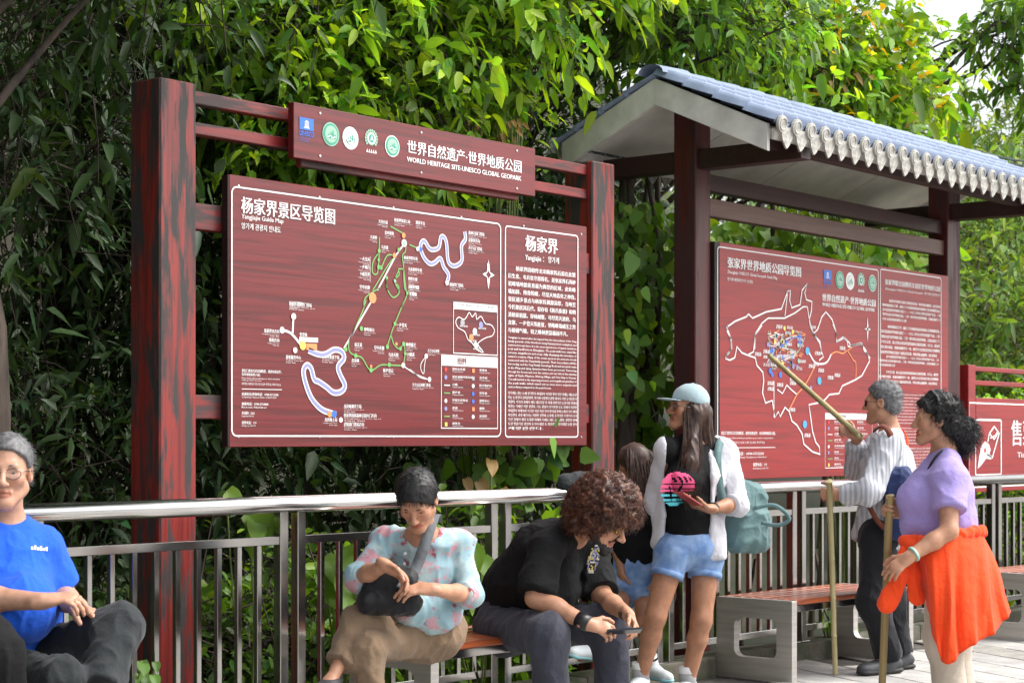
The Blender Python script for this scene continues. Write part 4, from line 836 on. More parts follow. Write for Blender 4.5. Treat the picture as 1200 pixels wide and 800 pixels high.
# ================================================================ RAILING AND BENCHES
RZ = math.atan(-.027)
rl = thing('railing', 'stainless steel railing with thick round handrail along the pavement', 'railing', (4, 6.05, 0), RZ)
mb = MB(); mb.tube([(-2.2, 0, 1.064), (12.5, 0, 1.050)], .038, 20); mb.build('handrail', MATS['steel_tube'], rl, True)
pw = .024
post_me = box_mesh('rail_post', (-pw, -pw, .1), (pw, pw, 1.03), .003); post_me.materials.append(MATS['steel'])
bal_me = box_mesh('baluster', (-.0125, -.0125, .20), (.0125, .0125, .90), .002); bal_me.materials.append(MATS['steel'])
plate_me = box_mesh('base_plate', (-.045, -.04, .104), (.045, .04, .112), .002); plate_me.materials.append(MATS['steel'])
pairs = [.46-1.39*1, .46, 1.85, 3.26, 4.66, 6.05, 7.38, 8.72, 10.1, 11.5]; GAP = .052
for k, c in enumerate(pairs):
    for s_ in (-1, 1):
        o = link('rail_post', post_me, None, rl); o.location = (c+s_*GAP, 0, 0)
        q = link('base_plate', plate_me, None, o)
    if k == len(pairs)-1: break
    a = c+GAP+pw; b = pairs[k+1]-GAP-pw
    link('upper_bar', box_mesh('upper_bar', (a, -.018, .885), (b, .018, .922), .002), MATS['steel'], rl)
    link('lower_bar', box_mesh('lower_bar', (a, -.018, .17), (b, .018, .207), .002), MATS['steel'], rl)
    n = 10
    for i in range(n):
        o = link('baluster', bal_me, None, rl); o.location = (a+(b-a)*(i+1)/(n+1), 0, 0)
def rrect(x0, x1, z0, z1, r, n=5):
    out = []
    for cx, cz, a0 in ((x1-r, z1-r, 0), (x0+r, z1-r, 90), (x0+r, z0+r, 180), (x1-r, z0+r, 270)):
        for t in range(n+1): a = math.radians(a0+90*t/n); out.append((cx+r*math.cos(a), cz+r*math.sin(a)))
    return out
def end_panel(th):
    D, Hh = .51, .452; o_ = rrect(0, D, .0, Hh, .006); i_ = rrect(D*.20, D*.76, Hh*.27, Hh*.76, .045); n = len(o_)
    V = []
    for x in (0, th):
        V += [(x, y, z) for y, z in o_]; V += [(x, y, z) for y, z in i_]
    F = []
    for j in range(n):
        k = (j+1) % n
        F += [(j, k, n+k, n+j), (2*n+j, 3*n+j, 3*n+k, 2*n+k), (j, 2*n+j, 2*n+k, k), (n+j, n+k, 3*n+k, 3*n+j)]
    me = np_mesh('end_panel', V, F); me.materials.append(MATS['steel_brushed'])
    bm = bmesh.new(); bm.from_mesh(me); bmesh.ops.recalc_face_normals(bm, faces=bm.faces[:]); bm.to_mesh(me); bm.free(); return me
def bench(label, loc, rz, Ln):
    t = thing('bench', label, 'bench', loc, rz, 'steel and timber benches along the railing')
    pm = end_panel(.05)
    for x in (0, Ln-.05): o = link('end_panel', pm, None, t); o.location = (x, 0, 0)
    n = 7; wd = .51/n
    for i in range(n):
        z = random.uniform(-.0015, .0015)
        box('slat', (.052, i*wd+.009, .424+z), (Ln-.052, (i+1)*wd-.009, .455+z), MATS['bench_wood'], t, .004)
    for y in (.02, .46): box('seat_frame', (.0505, y, .385), (Ln-.0505, y+.03, .423), MATS['steel'], t, .002)
    return t
bench('bench under the man in the blue shirt at the left edge', (2.9, 5.42, 0), -.03, 1.42)
bench('bench with the floral shirt woman and the curly haired man on it', (6.08, 5.37, 0), -.047, 1.33)
bench('bench in front of the roofed map, between the teal backpack and the man with sticks', (9.05, 5.33, 0), -.047, 1.33)
bench('bench at the right edge behind the woman with the orange jacket', (11.86, 5.13, 0), -.047, 1.33)
# ================================================================ PEOPLE: distance-field bodies and clothes
def nrm(v): v = np.asarray(v, float); return v/(np.linalg.norm(v)+1e-12)
def vnoise(p, seed=0):
    """smooth value noise, vectorised"""
    p = p+seed*17.13; i = np.floor(p).astype(np.int64); f = p-i; f = f*f*(3-2*f)
    def h(a, b, c):
        n = (a*374761393+b*668265263+c*2147483647*31+seed*1013) & 0x7fffffff; n = ((n ^ (n >> 13))*1274126177) & 0x7fffffff; return ((n ^ (n >> 16)) & 0xffff)/65535.
    r = 0
    for dx in (0, 1):
        for dy in (0, 1):
            for dz in (0, 1):
                wgt = (f[:, 0] if dx else 1-f[:, 0])*(f[:, 1] if dy else 1-f[:, 1])*(f[:, 2] if dz else 1-f[:, 2]); r = r+wgt*h(i[:, 0]+dx, i[:, 1]+dy, i[:, 2]+dz)
    return r*2-1
class Vol:
    """distance field from blended primitives, meshed on sparse blocks with surface nets"""
    NB = 8
    def __init__(s, lo, hi, h=.005): s.h = h; s.ops = []; s.minf = 1.; s._c = None
    def _add(s, fn, lo, hi, k, op): s.ops.append((fn, None if lo is None else np.asarray(lo, float), None if hi is None else np.asarray(hi, float), k, op)); s._c = None
    def limb(s, a, b, ra, rb, k=.02, u=None, fa=1., fb=None, op='add', flat=False):
        """tapered capsule; u = direction along which the radius is multiplied by fa..fb"""
        a = np.asarray(a, float); b = np.asarray(b, float); fb = fa if fb is None else fb
        m = max(ra*max(1, fa), rb*max(1, fb))+k+.012; ba = b-a; L2 = ba@ba+1e-12; L = math.sqrt(L2)
        if u is not None: u = nrm(u-ba*(u@ba)/L2); s.minf = min(s.minf, fa, fb)
        def fn(X):
            q = [X[i]-a[i] for i in range(3)]; t0 = (q[0]*ba[0]+q[1]*ba[1]+q[2]*ba[2])/L2; t = np.clip(t0, 0, 1)
            q = [q[i]-t*ba[i] for i in range(3)]; r = ra+(rb-ra)*t; d2 = q[0]**2+q[1]**2+q[2]**2
            if u is not None: f = fa+(fb-fa)*t; w_ = q[0]*u[0]+q[1]*u[1]+q[2]*u[2]; d2 = d2+w_*w_*(1/f**2-1)
            d = np.sqrt(d2)-r
            return np.maximum(d, np.abs(t0-.5)*L-L*.5) if flat else d
        s._add(fn, np.minimum(a, b)-m, np.maximum(a, b)+m, k, op)
    def ell(s, c, r, R=None, k=.02, op='add'):
        c = np.asarray(c, float); r = np.asarray(r, float); m = r.max()+k+.012
        def fn(X):
            q = [X[i]-c[i] for i in range(3)]
            if R is not None: q = [q[0]*R[0, j]+q[1]*R[1, j]+q[2]*R[2, j] for j in range(3)]
            k0 = np.sqrt((q[0]/r[0])**2+(q[1]/r[1])**2+(q[2]/r[2])**2); k1 = np.sqrt((q[0]/r[0]**2)**2+(q[1]/r[1]**2)**2+(q[2]/r[2]**2)**2)+1e-9
            return k0*(k0-1)/k1
        s._add(fn, c-m, c+m, k, op)
    def box(s, c, hf, R, rad=.01, k=.01, op='add'):
        c = np.asarray(c, float); m = np.linalg.norm(hf)+k+.012
        def fn(X):
            q = [X[i]-c[i] for i in range(3)]; q = [np.abs(q[0]*R[0, j]+q[1]*R[1, j]+q[2]*R[2, j])-hf[j]+rad for j in range(3)]
            return np.sqrt(sum(np.maximum(x, 0)**2 for x in q))+np.minimum(np.maximum(np.maximum(q[0], q[1]), q[2]), 0)-rad
        s._add(fn, c-m, c+m, k, op)
    def cut(s, p, n, near=None, k=.004):
        """remove everything on the side n points to (optionally only within a radius of p)"""
        p = np.asarray(p, float); n = nrm(n)
        def fn(X):
            d = (X[0]-p[0])*n[0]+(X[1]-p[1])*n[1]+(X[2]-p[2])*n[2]
            if near: rr = np.sqrt((X[0]-p[0])**2+(X[1]-p[1])**2+(X[2]-p[2])**2); d = np.where(rr < near, d, -1)
            return d
        if near: s._add(fn, p-near, p+near, k, 'cut')
        else: s._add(fn, None, None, k, 'cut')
    @staticmethod
    def _mix(a, d, k, op):
        if op == 'cut': return np.maximum(a, d)
        if op == 'sub': d = -d; hh = np.maximum(k-np.abs(a-d), 0)/k; return np.maximum(a, d)+hh*hh*k*.25
        hh = np.maximum(k-np.abs(a-d), 0)/k; return np.minimum(a, d)-hh*hh*k*.25
    def verts(s):
        if s._c is not None: return s._c
        h, B = s.h, s.NB; H = h*B; adds = [o for o in s.ops if o[4] == 'add']
        lo = np.min([o[1] for o in adds], 0)-H; hi = np.max([o[2] for o in adds], 0)+H; n = np.ceil((hi-lo)/H).astype(int)+1
        ax = [lo[k]+H*(np.arange(n[k])+.5) for k in range(3)]; F = np.full(n, .3); ex = H*1.2
        for fn, l, u, k, op in s.ops:
            if l is None: sl = (slice(None),)*3
            else:
                a = np.clip(np.floor((l-ex-lo)/H).astype(int), 0, n); b = np.clip(np.ceil((u+ex-lo)/H).astype(int)+1, 0, n); sl = tuple(slice(x, y) for x, y in zip(a, b))
            X = (ax[0][sl[0]][:, None, None], ax[1][sl[1]][None, :, None], ax[2][sl[2]][None, None, :]); F[sl] = s._mix(F[sl], fn(X), k, op)
        blk = np.argwhere(np.abs(F) < H*.9*(1.15 if s.minf > .65 else 1.9)+.004); org = lo+blk*H; cen = org+H/2
        g_ = np.arange(B+1)*h; Fb = np.full((len(blk), B+1, B+1, B+1), .3, np.float32)
        for fn, l, u, k, op in s.ops:
            sel = np.arange(len(blk)) if l is None else np.nonzero(((cen > l-H/2-h) & (cen < u+H/2+h)).all(1))[0]
            if not len(sel): continue
            o_ = org[sel].astype(np.float32) if False else org[sel]
            X = (o_[:, 0, None, None, None]+g_[None, :, None, None], o_[:, 1, None, None, None]+g_[None, None, :, None], o_[:, 2, None, None, None]+g_[None, None, None, :])
            Fb[sel] = s._mix(Fb[sel], fn(X), k, op)
        neg = Fb < 0; c = np.zeros((len(blk), B, B, B), np.int8)
        O = [(x, y, z) for x in (0, 1) for y in (0, 1) for z in (0, 1)]
        for x, y, z in O: c += neg[:, x:B+x, y:B+y, z:B+z]
        I = np.argwhere((c > 0) & (c < 8)); acc = np.zeros((len(I), 3)); cnt = np.zeros(len(I))
        val = {o: Fb[I[:, 0], I[:, 1]+o[0], I[:, 2]+o[1], I[:, 3]+o[2]] for o in O}
        for o in O:
            for k in range(3):
                if o[k]: continue
                p = list(o); p[k] = 1; a, b = val[o], val[tuple(p)]; m = (a < 0) != (b < 0); t = np.where(m, a/(a-b+1e-12), 0)
                for j in range(3): acc[:, j] += m*(o[j]+(t if j == k else 0))
                cnt += m
        G = blk[I[:, 0]]*B+I[:, 1:]; V = lo+h*(G+acc/np.maximum(cnt, 1)[:, None])
        dim = n*B+2; key = ((G[:, 0]+1)*dim[1]+G[:, 1]+1)*dim[2]+G[:, 2]+1; od = np.argsort(key); ks = key[od]
        def find(q): i = np.clip(np.searchsorted(ks, q), 0, len(ks)-1); return np.where(ks[i] == q, od[i], -1)
        st = (dim[1]*dim[2], dim[2], 1); Q = []
        for k in range(3):
            a_, b_ = [(1, 2), (2, 0), (0, 1)][k]; p = [0, 0, 0]; p[k] = 1; n0 = val[(0, 0, 0)] < 0; m = n0 != (val[tuple(p)] < 0); e = key[m]
            q = np.stack([find(e-st[a_]-st[b_]), find(e-st[b_]), np.nonzero(m)[0], find(e-st[a_])], 1); sg = n0[m]; q[~sg] = q[~sg][:, ::-1]; Q.append(q)
        Q = np.vstack(Q); Q = Q[(Q >= 0).all(1)]; s._c = (V, Q); return s._c
    def grad(s, V=None):
        V, Q = s.verts(); fnm = np.cross(V[Q[:, 2]]-V[Q[:, 0]], V[Q[:, 3]]-V[Q[:, 1]]); N_ = np.zeros_like(V)
        for j in range(3):
            for i in range(4): N_[:, j] += np.bincount(Q[:, i], fnm[:, j], len(V))
        return N_/(np.linalg.norm(N_, axis=1)[:, None]+1e-12)
    def mesh(s, name, m, parent, disp=None, tint=None, base=(0, 0, 0)):
        V, Q = s.verts()
        if disp is not None: V = V+s.grad()*disp(V)[:, None]
        me = np_mesh(name, V-np.asarray(base), Q, True)
        if tint is not None: a = me.attributes.new('tint', 'FLOAT_COLOR', 'POINT'); a.data.foreach_set('color', tint(V).astype(np.float32).ravel())
        return link(name, me, m, parent)
def folds(amp=.006, sc=9., stretch=(1, 1, .35), seed=1, R=None):
    st = np.array(stretch)
    def f(V):
        q = V if R is None else V@R
        w_ = q+.07*np.stack([vnoise(q*4, seed+5), vnoise(q*4, seed+6), vnoise(q*4, seed+7)], 1)
        a = vnoise(w_*st*sc, seed); b = vnoise(w_*st*sc*2.3, seed+2)
        r1 = (1-np.abs(a))**3; r2 = (1-np.abs(b))**3
        return amp*(1.7*r1+.8*r2-.75)
    return f
def frame(fwd, up=(0, 0, 1)):
    """3x3 with columns left, forward, up of a head or trunk"""
    f = nrm(fwd); u = nrm(np.asarray(up, float)-f*(np.asarray(up)@f)); return np.stack([np.cross(u, f), f, u], 1)
# ---- head
def head(v, C, R, s=1., nose=1., jaw=1., open_mouth=0):
    T = lambda *p: C+R@(np.array(p)*s)
    e = lambda p, r, k=.02, op='add': v.ell(T(*p), np.array(r)*s, R, k*s, op)
    l = lambda p, q, ra, rb, k=.015, op='add': v.limb(T(*p), T(*q), ra*s, rb*s, k*s, op=op)
    e((0, -.014, .036), (.073, .092, .083)); e((0, .026, -.03), (.058, .06, .074), .03)
    for q in (-1, 1):
        l((q*.048*jaw, .008, -.058), (q*.012, .066, -.100), .022, .02, .03)
        e((q*.04, .056, -.022), (.024, .024, .022), .025)
    e((0, .072, -.099), (.02, .018, .018), .025); l((-.036, .074, .022), (.036, .074, .022), .013, .013, .02)
    for q in (-1, 1): e((q*.031, .092, .0), (.019, .014, .012), .012, 'sub')
    for q in (-1, 1): l((q*.016, .079, .008), (q*.046, .072, .008), .0055, .005, .006); l((q*.018, .079, -.011), (q*.044, .073, -.009), .0055, .005, .008)
    l((0, .082, .014), (0, .106*nose, -.030), .008, .0125, .014); e((0, .108*nose, -.032), (.0125, .0115, .0105), .008)
    for q in (-1, 1): e((q*.0135, .097*nose, -.036), (.009, .011, .008), .006)
    l((-.021, .080, -.063), (.021, .080, -.063), .0075, .0075, .008); e((0, .087, -.061), (.014, .008, .0055), .008)
    e((0, .085, -.0745), (.017, .009, .0065), .008); l((-.024, .091, -.0675), (.024, .091, -.0675), .0022, .0022, .003, 'sub')
    for q in (-1, 1):
        v.ell(T(q*.076, -.010, -.006), np.array((.010, .021, .033))*s, R, .008*s); v.ell(T(q*.084, -.006, -.004), np.array((.006, .012, .021))*s, R, .005*s, 'sub')
def head_tint(C, R, s, lip=(.82, .5, .48), brow=None):
    def f(V):
        q = (V-C)@R/s; t = np.ones((len(V), 4)); n = vnoise(V*70, 3)*.07+vnoise(V*18, 8)*.08; t[:, :3] *= (1+n)[:, None]
        m = (np.abs(q[:, 0]) < .026) & (q[:, 2] < -.056) & (q[:, 2] > -.081) & (q[:, 1] > .07); t[m, :3] *= np.array(lip)
        ch = np.exp(-(((np.abs(q[:, 0])-.042)/.02)**2+((q[:, 2]+.025)/.02)**2))*(q[:, 1] > .02); t[:, 1] *= 1-.12*ch; t[:, 2] *= 1-.14*ch
        if brow is not None:
            b = (np.abs(np.abs(q[:, 0])-.031) < .02) & (np.abs(q[:, 2]-.0235-.06*(.031-np.abs(np.abs(q[:, 0])-.031)*.6)) < .0055) & (q[:, 1] > .05); t[b, :3] *= np.array(brow)
        return t
    return f
def face_parts(par, C, R, s, base, eye='eye_dark', browm='hair_black', lid=.0, glasses=None):
    for q in (-1, 1):
        c = C+R@(np.array((q*.031, .0668, .0))*s); bm = bmesh.new(); bmesh.ops.create_uvsphere(bm, u_segments=14, v_segments=10, radius=.0125*s); o = link('eye', bm_mesh('eye', bm, True), MATS['eye_white'], par); o.location = c-base
        c2 = C+R@(np.array((q*.030, .0735, -.001))*s); v_, f_ = tube_arrays([c2-base, c2-base+R@np.array((0, .0055, 0))*s], .0068*s, 12); mb = MB(); mb.add(v_, f_); mb.build('iris', MATS[eye], o).location = -(c-base)
        mb = MB(); pts = [C+R@(np.array((q*x, y, z))*s)-base for x, y, z in ((.013, .0865, .020), (.028, .0875, .0265), (.043, .078, .024), (.05, .068, .018))]; mb.tube(catmull(pts, 4), np.array([.003]*4+[.0035]*5+[.002]*4)*s, 6, flat=.6); mb.build('eyebrow', MATS[browm], par, True)
    if glasses:
        g = MB(); T = lambda *p: C+R@(np.array(p)*s)-base
        for q in (-1, 1):
            ring = [T(q*.033+.024*math.cos(t)*1.05, .094-.006*abs(math.cos(t)), -.002+.0185*math.sin(t)) for t in np.linspace(0, 2*math.pi, 21)]
            g.tube(ring, .0014*s, 6, cap=False); g.tube([T(q*.058, .090, .004), T(q*.074, .04, .004), T(q*.079, -.01, .0), T(q*.078, -.025, -.012)], .0016*s, 6)
        g.tube([T(-.009, .096, .002), T(0, .099, .005), T(.009, .096, .002)], .0014*s, 6)
        fr = g.build('glasses', MATS['glasses_frame'], par, True)
        for q in (-1, 1):
            mb = MB(); mb.poly([T(q*.033+.023*math.cos(t)*1.05, .0935-.006*abs(math.cos(t)), -.002+.0175*math.sin(t)) for t in np.linspace(0, 2*math.pi, 20, endpoint=False)]); mb.build('lens', MATS[glasses], fr)
# ---- hand: wrist, direction towards the knuckles, palm normal (the way the fingers curl), thumb side vector
def hand(v, W, d, n, th, curl=(.5, .6, .4), s=1., spread=.04, thumb=(.5, .4), k=.005):
    d = nrm(d); n = nrm(n-d*(n@d)); a = np.cross(n, d); a = a if a@th > 0 else -a
    K = W+d*.088*s
    v.limb(W-d*.02*s, W+d*.03*s, .026*s, .030*s, .02, n, .72); v.limb(W+d*.02*s, W+d*.075*s, .030*s, .036*s, .015, n, .42, .34); v.limb(W+d*.03*s+a*.022*s, W+d*.07*s+a*.02*s, .014*s, .013*s, .012)
    for i, (off, L, r) in enumerate(((.030, .078, .0088), (.010, .086, .009), (-.010, .08, .0086), (-.029, .064, .0078))):
        p = W+d*(.082-.004*abs(i-1))*s+a*off*s; ang = 0; dd = nrm(d+a*spread*(1.5-i))
        for j, (fr, c_) in enumerate(zip((.45, .31, .24), curl)):
            ang += c_*(1+.08*(i-1)); q = p+(dd*math.cos(ang)+n*math.sin(ang))*L*fr*s; v.limb(p, q, r*(1-.08*j)*s, r*(.93-.08*j)*s, k); p = q
    p = W+d*.025*s+a*.026*s; dd = nrm(d*.75+a*.75+n*.25)
    for j, (L, r) in enumerate(((.042, .0125), (.032, .0105), (.026, .0095))):
        q = p+dd*L*s; v.limb(p, q, r*s, r*.9*s, .008); p = q; dd = nrm(dd*math.cos(.2)+(-a*thumb[1]+n*thumb[0]+d*.5)*.6)
    return K
# ---- body from joints; keys: pel chest neck head(C,R) shL elL wrL shR elR wrR hipL knL anL toL hipR ...
def body_box(J, pad=.2):
    A = np.array([v for k, v in J.items() if isinstance(v, np.ndarray) and v.shape == (3,)]); return A.min(0)-pad, A.max(0)+pad
class Two:
    """a body field and a finer head field meshed into one surface"""
    def __init__(s, a, b): s.a, s.b = a, b
    def mesh(s, name, m, parent, tint=None, base=(0, 0, 0)):
        V, Q = s.a.verts(); V2, Q2 = s.b.verts(); Q = np.vstack([Q, Q2+len(V)]); V = np.vstack([V, V2])
        me = np_mesh(name, V-np.asarray(base), Q, True); a = me.attributes.new('tint', 'FLOAT_COLOR', 'POINT'); a.data.foreach_set('color', tint(V).astype(np.float32).ravel()); return link(name, me, m, parent)
def skin_body(J, s=1., h=.005, arm=1., leg=1., torso=.8, hands=None, nose=1., jaw=1.):
    lo, hi = body_box(J); hi = np.maximum(hi, J['head']+.16); v = Vol(lo, hi, h)
    lat = nrm(J['shL']-J['shR'])
    v.limb(J['pel'], J['chest'], .115*s*torso, .12*s*torso, .04, lat, 1.2, 1.3); v.limb(J['chest'], J['neck'], .11*s*torso, .06*s, .04, lat, 1.3, 1.1)
    v.limb(J['neck']+(J['head']-J['neck'])*-.1, J['head']+J['R']@np.array((0, -.02, -.05))*s, .056*s, .052*s, .02)
    hv = Vol(lo, hi, .0038); hv.limb(J['neck'], J['head']+J['R']@np.array((0, -.02, -.05))*s, .0555*s, .052*s, .02); head(hv, J['head'], J['R'], s, nose, jaw)
    for q in 'LR':
        S, E_, W_ = J['sh'+q], J['el'+q], J['wr'+q]; m = E_*.6+W_*.4
        v.limb(J['neck']-UP*.03, S, .045*s, .05*s*arm, .04)
        v.limb(S, E_, .050*s*arm, .040*s*arm, .03); v.limb(E_, m, .040*s*arm, .039*s*arm, .02); v.limb(m, W_, .038*s*arm, .026*s*arm, .02)
        H_, K_, A_ = J['hip'+q], J['kn'+q], J['an'+q]; T_ = A_+nrm(J['to'+q]-A_)*.13*s
        v.limb(J['pel'], H_, .10*s*min(1, leg+.1), .088*s*leg, .05); v.limb(H_, K_, .085*s*leg, .056*s*leg, .03); c = K_*.7+A_*.3
        v.limb(K_, c, .054*s*leg, .055*s*leg, .03); v.limb(c, A_, .054*s*leg, .034*s*leg, .02); v.limb(A_, A_*.4+T_*.6-UP*.01, .033*s, .024*s, .02); v.limb(A_*.4+T_*.6-UP*.01, T_-UP*.015, .026*s, .02*s, .02)
        if hands and q in hands: hd = hands[q]; hand(v, W_, *hd[:3], **(hd[3] if len(hd) > 3 else {}))
    return Two(v, hv)
def person(label, base, group=None): return thing('person', label, 'person', base, 0, group)
# ---- hair strands on top of a hair volume
def strands(name, roots, dirs, L, r, m, par, base, wave=.0, grav=.3, n=6, curlr=0, seed=0):
    V, F = [], []; k = 3; rg = np.random.default_rng(seed); off = 0
    t = np.linspace(0, 1, n)[:, None]
    for p, d in zip(roots, dirs):
        l = L*rg.uniform(.7, 1.25); d = nrm(d+rg.normal(0, .15, 3)); g_ = np.array((0, 0, -1.))
        pts = p+d*l*t+g_*grav*l*t*t
        if wave: ph = rg.uniform(0, 6, 3); pts = pts+wave*np.sin(t*9+ph)*t
        if curlr:
            a = nrm(np.cross(d, g_+.3)); b = np.cross(d, a); ph = rg.uniform(0, 6); w_ = rg.uniform(1.5, 2.6)
            pts = pts+curlr*(a*np.cos(ph+t*6.28*w_)+b*np.sin(ph+t*6.28*w_))*np.minimum(1, t*3)
        v_, f_ = tube_arrays(pts, np.linspace(r, r*.25, n)[:n], k, cap=False)
        V += v_; F += [tuple(i+off for i in q) for q in f_]; off += len(v_)
    me = np_mesh(name, np.array(V)-base, np.array(F), True); return link(name, me, m, par)
def hair_skin(v, n, seed, cond=None):
    """points and normals on a hair volume's surface"""
    V, Q = v.verts(); N_ = v.grad(V); rg = np.random.default_rng(seed)
    if cond is not None: m = cond(V); V, N_ = V[m], N_[m]
    i = rg.choice(len(V), min(n, len(V)), replace=False); return V[i], N_[i]
def scalp(C, R, s, h=.005, infl=.012, front=.05, low=-.03, back=-.075, hl=.045):
    """cap of hair: hairline height hl over the face, sides to low, nape to back"""
    v = Vol(C-.2*s, C+.2*s, h); v.ell(C+R@np.array((0, -.014, .037))*s, np.array((.073+infl, .092+infl, .083+infl))*s, R); v.ell(C+R@np.array((0, -.05, -.02))*s, np.array((.064+infl*.6, .055+infl*.6, .06+infl*.5))*s, R, .02)
    c = lambda p: C+R@np.array(p)*s
    T = R@nrm((0, 1, -.9)); v.cut(c((0, .055, hl)), T); v.cut(c((0, .03, low)), R@nrm((0, .7, -1.))); v.cut(c((0, 0, back)), R@np.array((0, 0, -1.)))
    return v
def ribbon(name, pts, w, t, m, par, nrms, base):
    """flat strap through points, nrms = outward direction at each"""
    pts = catmull(pts, 5); nn = catmull(nrms, 5); T = np.gradient(pts, axis=0); V, F = [], []
    for p, d, n_ in zip(pts, T, nn):
        d = nrm(d); n_ = nrm(n_-d*(n_@d)); a = np.cross(d, n_)*w/2; V += [p-a, p+a, p+a+n_*t, p-a+n_*t]
    k = len(pts); F = [(4*i+j, 4*i+(j+1) % 4, 4*i+4+(j+1) % 4, 4*i+4+j) for i in range(k-1) for j in range(4)]+[(0, 3, 2, 1), (4*k-4, 4*k-3, 4*k-2, 4*k-1)]
    return link(name, np_mesh(name, np.array(V)-base, F, True), m, par)
def decal(name, target, base, shapes, C, ax, az, m, par, off=.003):
    """flat print wrapped on a garment: 2-D polygons (metres, finely split) cast onto the target mesh along ax x az"""
    me = target.data; bvh = BVHTree.FromPolygons([v.co[:] for v in me.vertices], [p.vertices[:] for p in me.polygons])
    n = nrm(np.cross(ax, az)); V, F = [], []
    for poly in shapes:
        ids = []
        for x, y in poly:
            o_ = np.asarray(C)-base+np.asarray(ax)*x+np.asarray(az)*y
            hit = bvh.ray_cast(Vector(o_+n*.25), Vector(-n), .6)
            q = np.array(hit[0]) if hit[0] is not None else o_
            ids.append(len(V)); V.append(q+n*off)
        F.append(ids)
    mb = MB(); mb.V = [tuple(v) for v in V]; mb.F = F; return mb.build(name, m, par)
def grid_polys(inside, x0, x1, y0, y1, st):
    out = []
    for i in range(int((x1-x0)/st)):
        for j in range(int((y1-y0)/st)):
            x, y = x0+i*st, y0+j*st
            if inside(x+st/2, y+st/2): out.append([(x, y), (x+st, y), (x+st, y+st), (x, y+st)])
    return out
# ---- materials for people
mat('skin_tan', (.46, .235, .145), .43, var=.13, vscale=22, bump=.1, bscale=160, tint='tint', sub=.08, spec=.4)
mat('skin_fair', (.50, .275, .185), .43, var=.13, vscale=22, bump=.1, bscale=160, tint='tint', sub=.08, spec=.4)
mat('skin_deep', (.37, .175, .10), .43, var=.13, vscale=22, bump=.1, bscale=160, tint='tint', sub=.08, spec=.4)
mat('eye_white', (.45, .42, .39), .25, var=.03); mat('eye_dark', (.015, .009, .006), .15)
mat('hair_black', (.006, .0055, .006), .52, var=.4, vscale=40); mat('hair_grey', (.19, .19, .195), .55, col2=(.05, .05, .052), vscale=60, lo=.3, hi=.7)
mat('hair_brown', (.045, .020, .012), .5, var=.5, vscale=30); mat('hair_curl', (.13, .042, .019), .5, col2=(.035, .012, .007), vscale=30); mat('hair_beard', (.012, .009, .008), .6)
mat('glasses_frame', (.25, .24, .22), .25, metal=1)
def glass_mat(name, col, al):
    m = bpy.data.materials.new(name); m.use_nodes = True; b = m.node_tree.nodes['Principled BSDF']; b.inputs['Base Color'].default_value = (*col, 1); b.inputs['Alpha'].default_value = al; b.inputs['Roughness'].default_value = .05; MATS[name] = m
glass_mat('lens_clear', (.8, .8, .8), .12); glass_mat('lens_yellow', (.75, .42, .04), .7); glass_mat('lens_dark', (.01, .01, .01), .95)
CL = lambda n, c, **k: mat(n, c, k.pop('rough', .85), var=k.pop('var', .07), vscale=k.pop('vscale', 5), bump=k.pop('bump', .75), bscale=k.pop('bscale', 24), sheen=k.pop('sheen', .1), spec=.25, **k)
CL('cloth_blue', (.012, .10, .62)); CL('cloth_navy_trim', (.01, .025, .10)); CL('cloth_charcoal', (.022, .026, .028)); CL('cloth_black', (.005, .005, .006), sheen=.0)
CL('cloth_khaki', (.20, .135, .085)); CL('cloth_slate', (.040, .041, .058)); CL('cloth_white', (.60, .60, .645)); CL('cloth_denim', (.11, .21, .43), col2=(.24, .36, .58), bscale=400, bump=.25, vscale=16)
CL('cloth_lilac', (.36, .29, .62)); CL('cloth_orange', (.85, .07, .012)); CL('cloth_beige', (.52, .45, .37)); CL('cloth_trouser_black', (.010, .010, .013))
CL('cloth_cap', (.33, .43, .47), bump=.2); CL('cloth_teal', (.105, .185, .19), rough=.6, vscale=3, var=.15); CL('bag_black', (.008, .008, .01), rough=.55); CL('bag_navy', (.018, .032, .11), rough=.6); CL('strap_brown', (.13, .035, .02)); CL('strap_grey', (.10, .11, .12))
CL('sock_white', (.75, .75, .75), bump=.3); CL('sock_grey', (.33, .33, .34), bump=.3); mat('shoe_white', (.66, .72, .74), .5, var=.1); mat('shoe_aqua', (.30, .62, .68), .5); mat('shoe_dark', (.035, .037, .042), .6, var=.2); mat('rubber', (.02, .02, .02), .7)
mat('phone_black', (.008, .008, .01), .15); mat('phone_case_red', (.35, .06, .05), .35); mat('jade', (.30, .55, .45), .2); mat('leather_black', (.01, .01, .01), .4)
def striped_mat():
    m = mat('cloth_striped', (.60, .61, .64), .85, bump=.12, bscale=260); N, L = nodes(m); b = N['Principled BSDF']
    tc = N.new('ShaderNodeTexCoord'); mp = N.new('ShaderNodeMapping'); mp.inputs['Rotation'].default_value = (0, 0, .9); mp.inputs['Scale'].default_value = (1, 1, .12); L.new(tc.outputs['Object'], mp.inputs[0])
    wv = N.new('ShaderNodeTexWave'); wv.bands_direction = 'X'; wv.inputs['Scale'].default_value = 13; wv.inputs['Distortion'].default_value = 3.; wv.inputs['Detail'].default_value = 2; wv.inputs['Detail Scale'].default_value = 2.5; L.new(mp.outputs[0], wv.inputs['Vector'])
    cr = N.new('ShaderNodeValToRGB'); e = cr.color_ramp.elements; e[0].position = .15; e[0].color = (.36, .375, .42, 1); e[1].position = .6; e[1].color = (.56, .57, .61, 1); L.new(wv.outputs['Fac'], cr.inputs[0]); L.new(cr.outputs[0], b.inputs['Base Color'])
striped_mat()
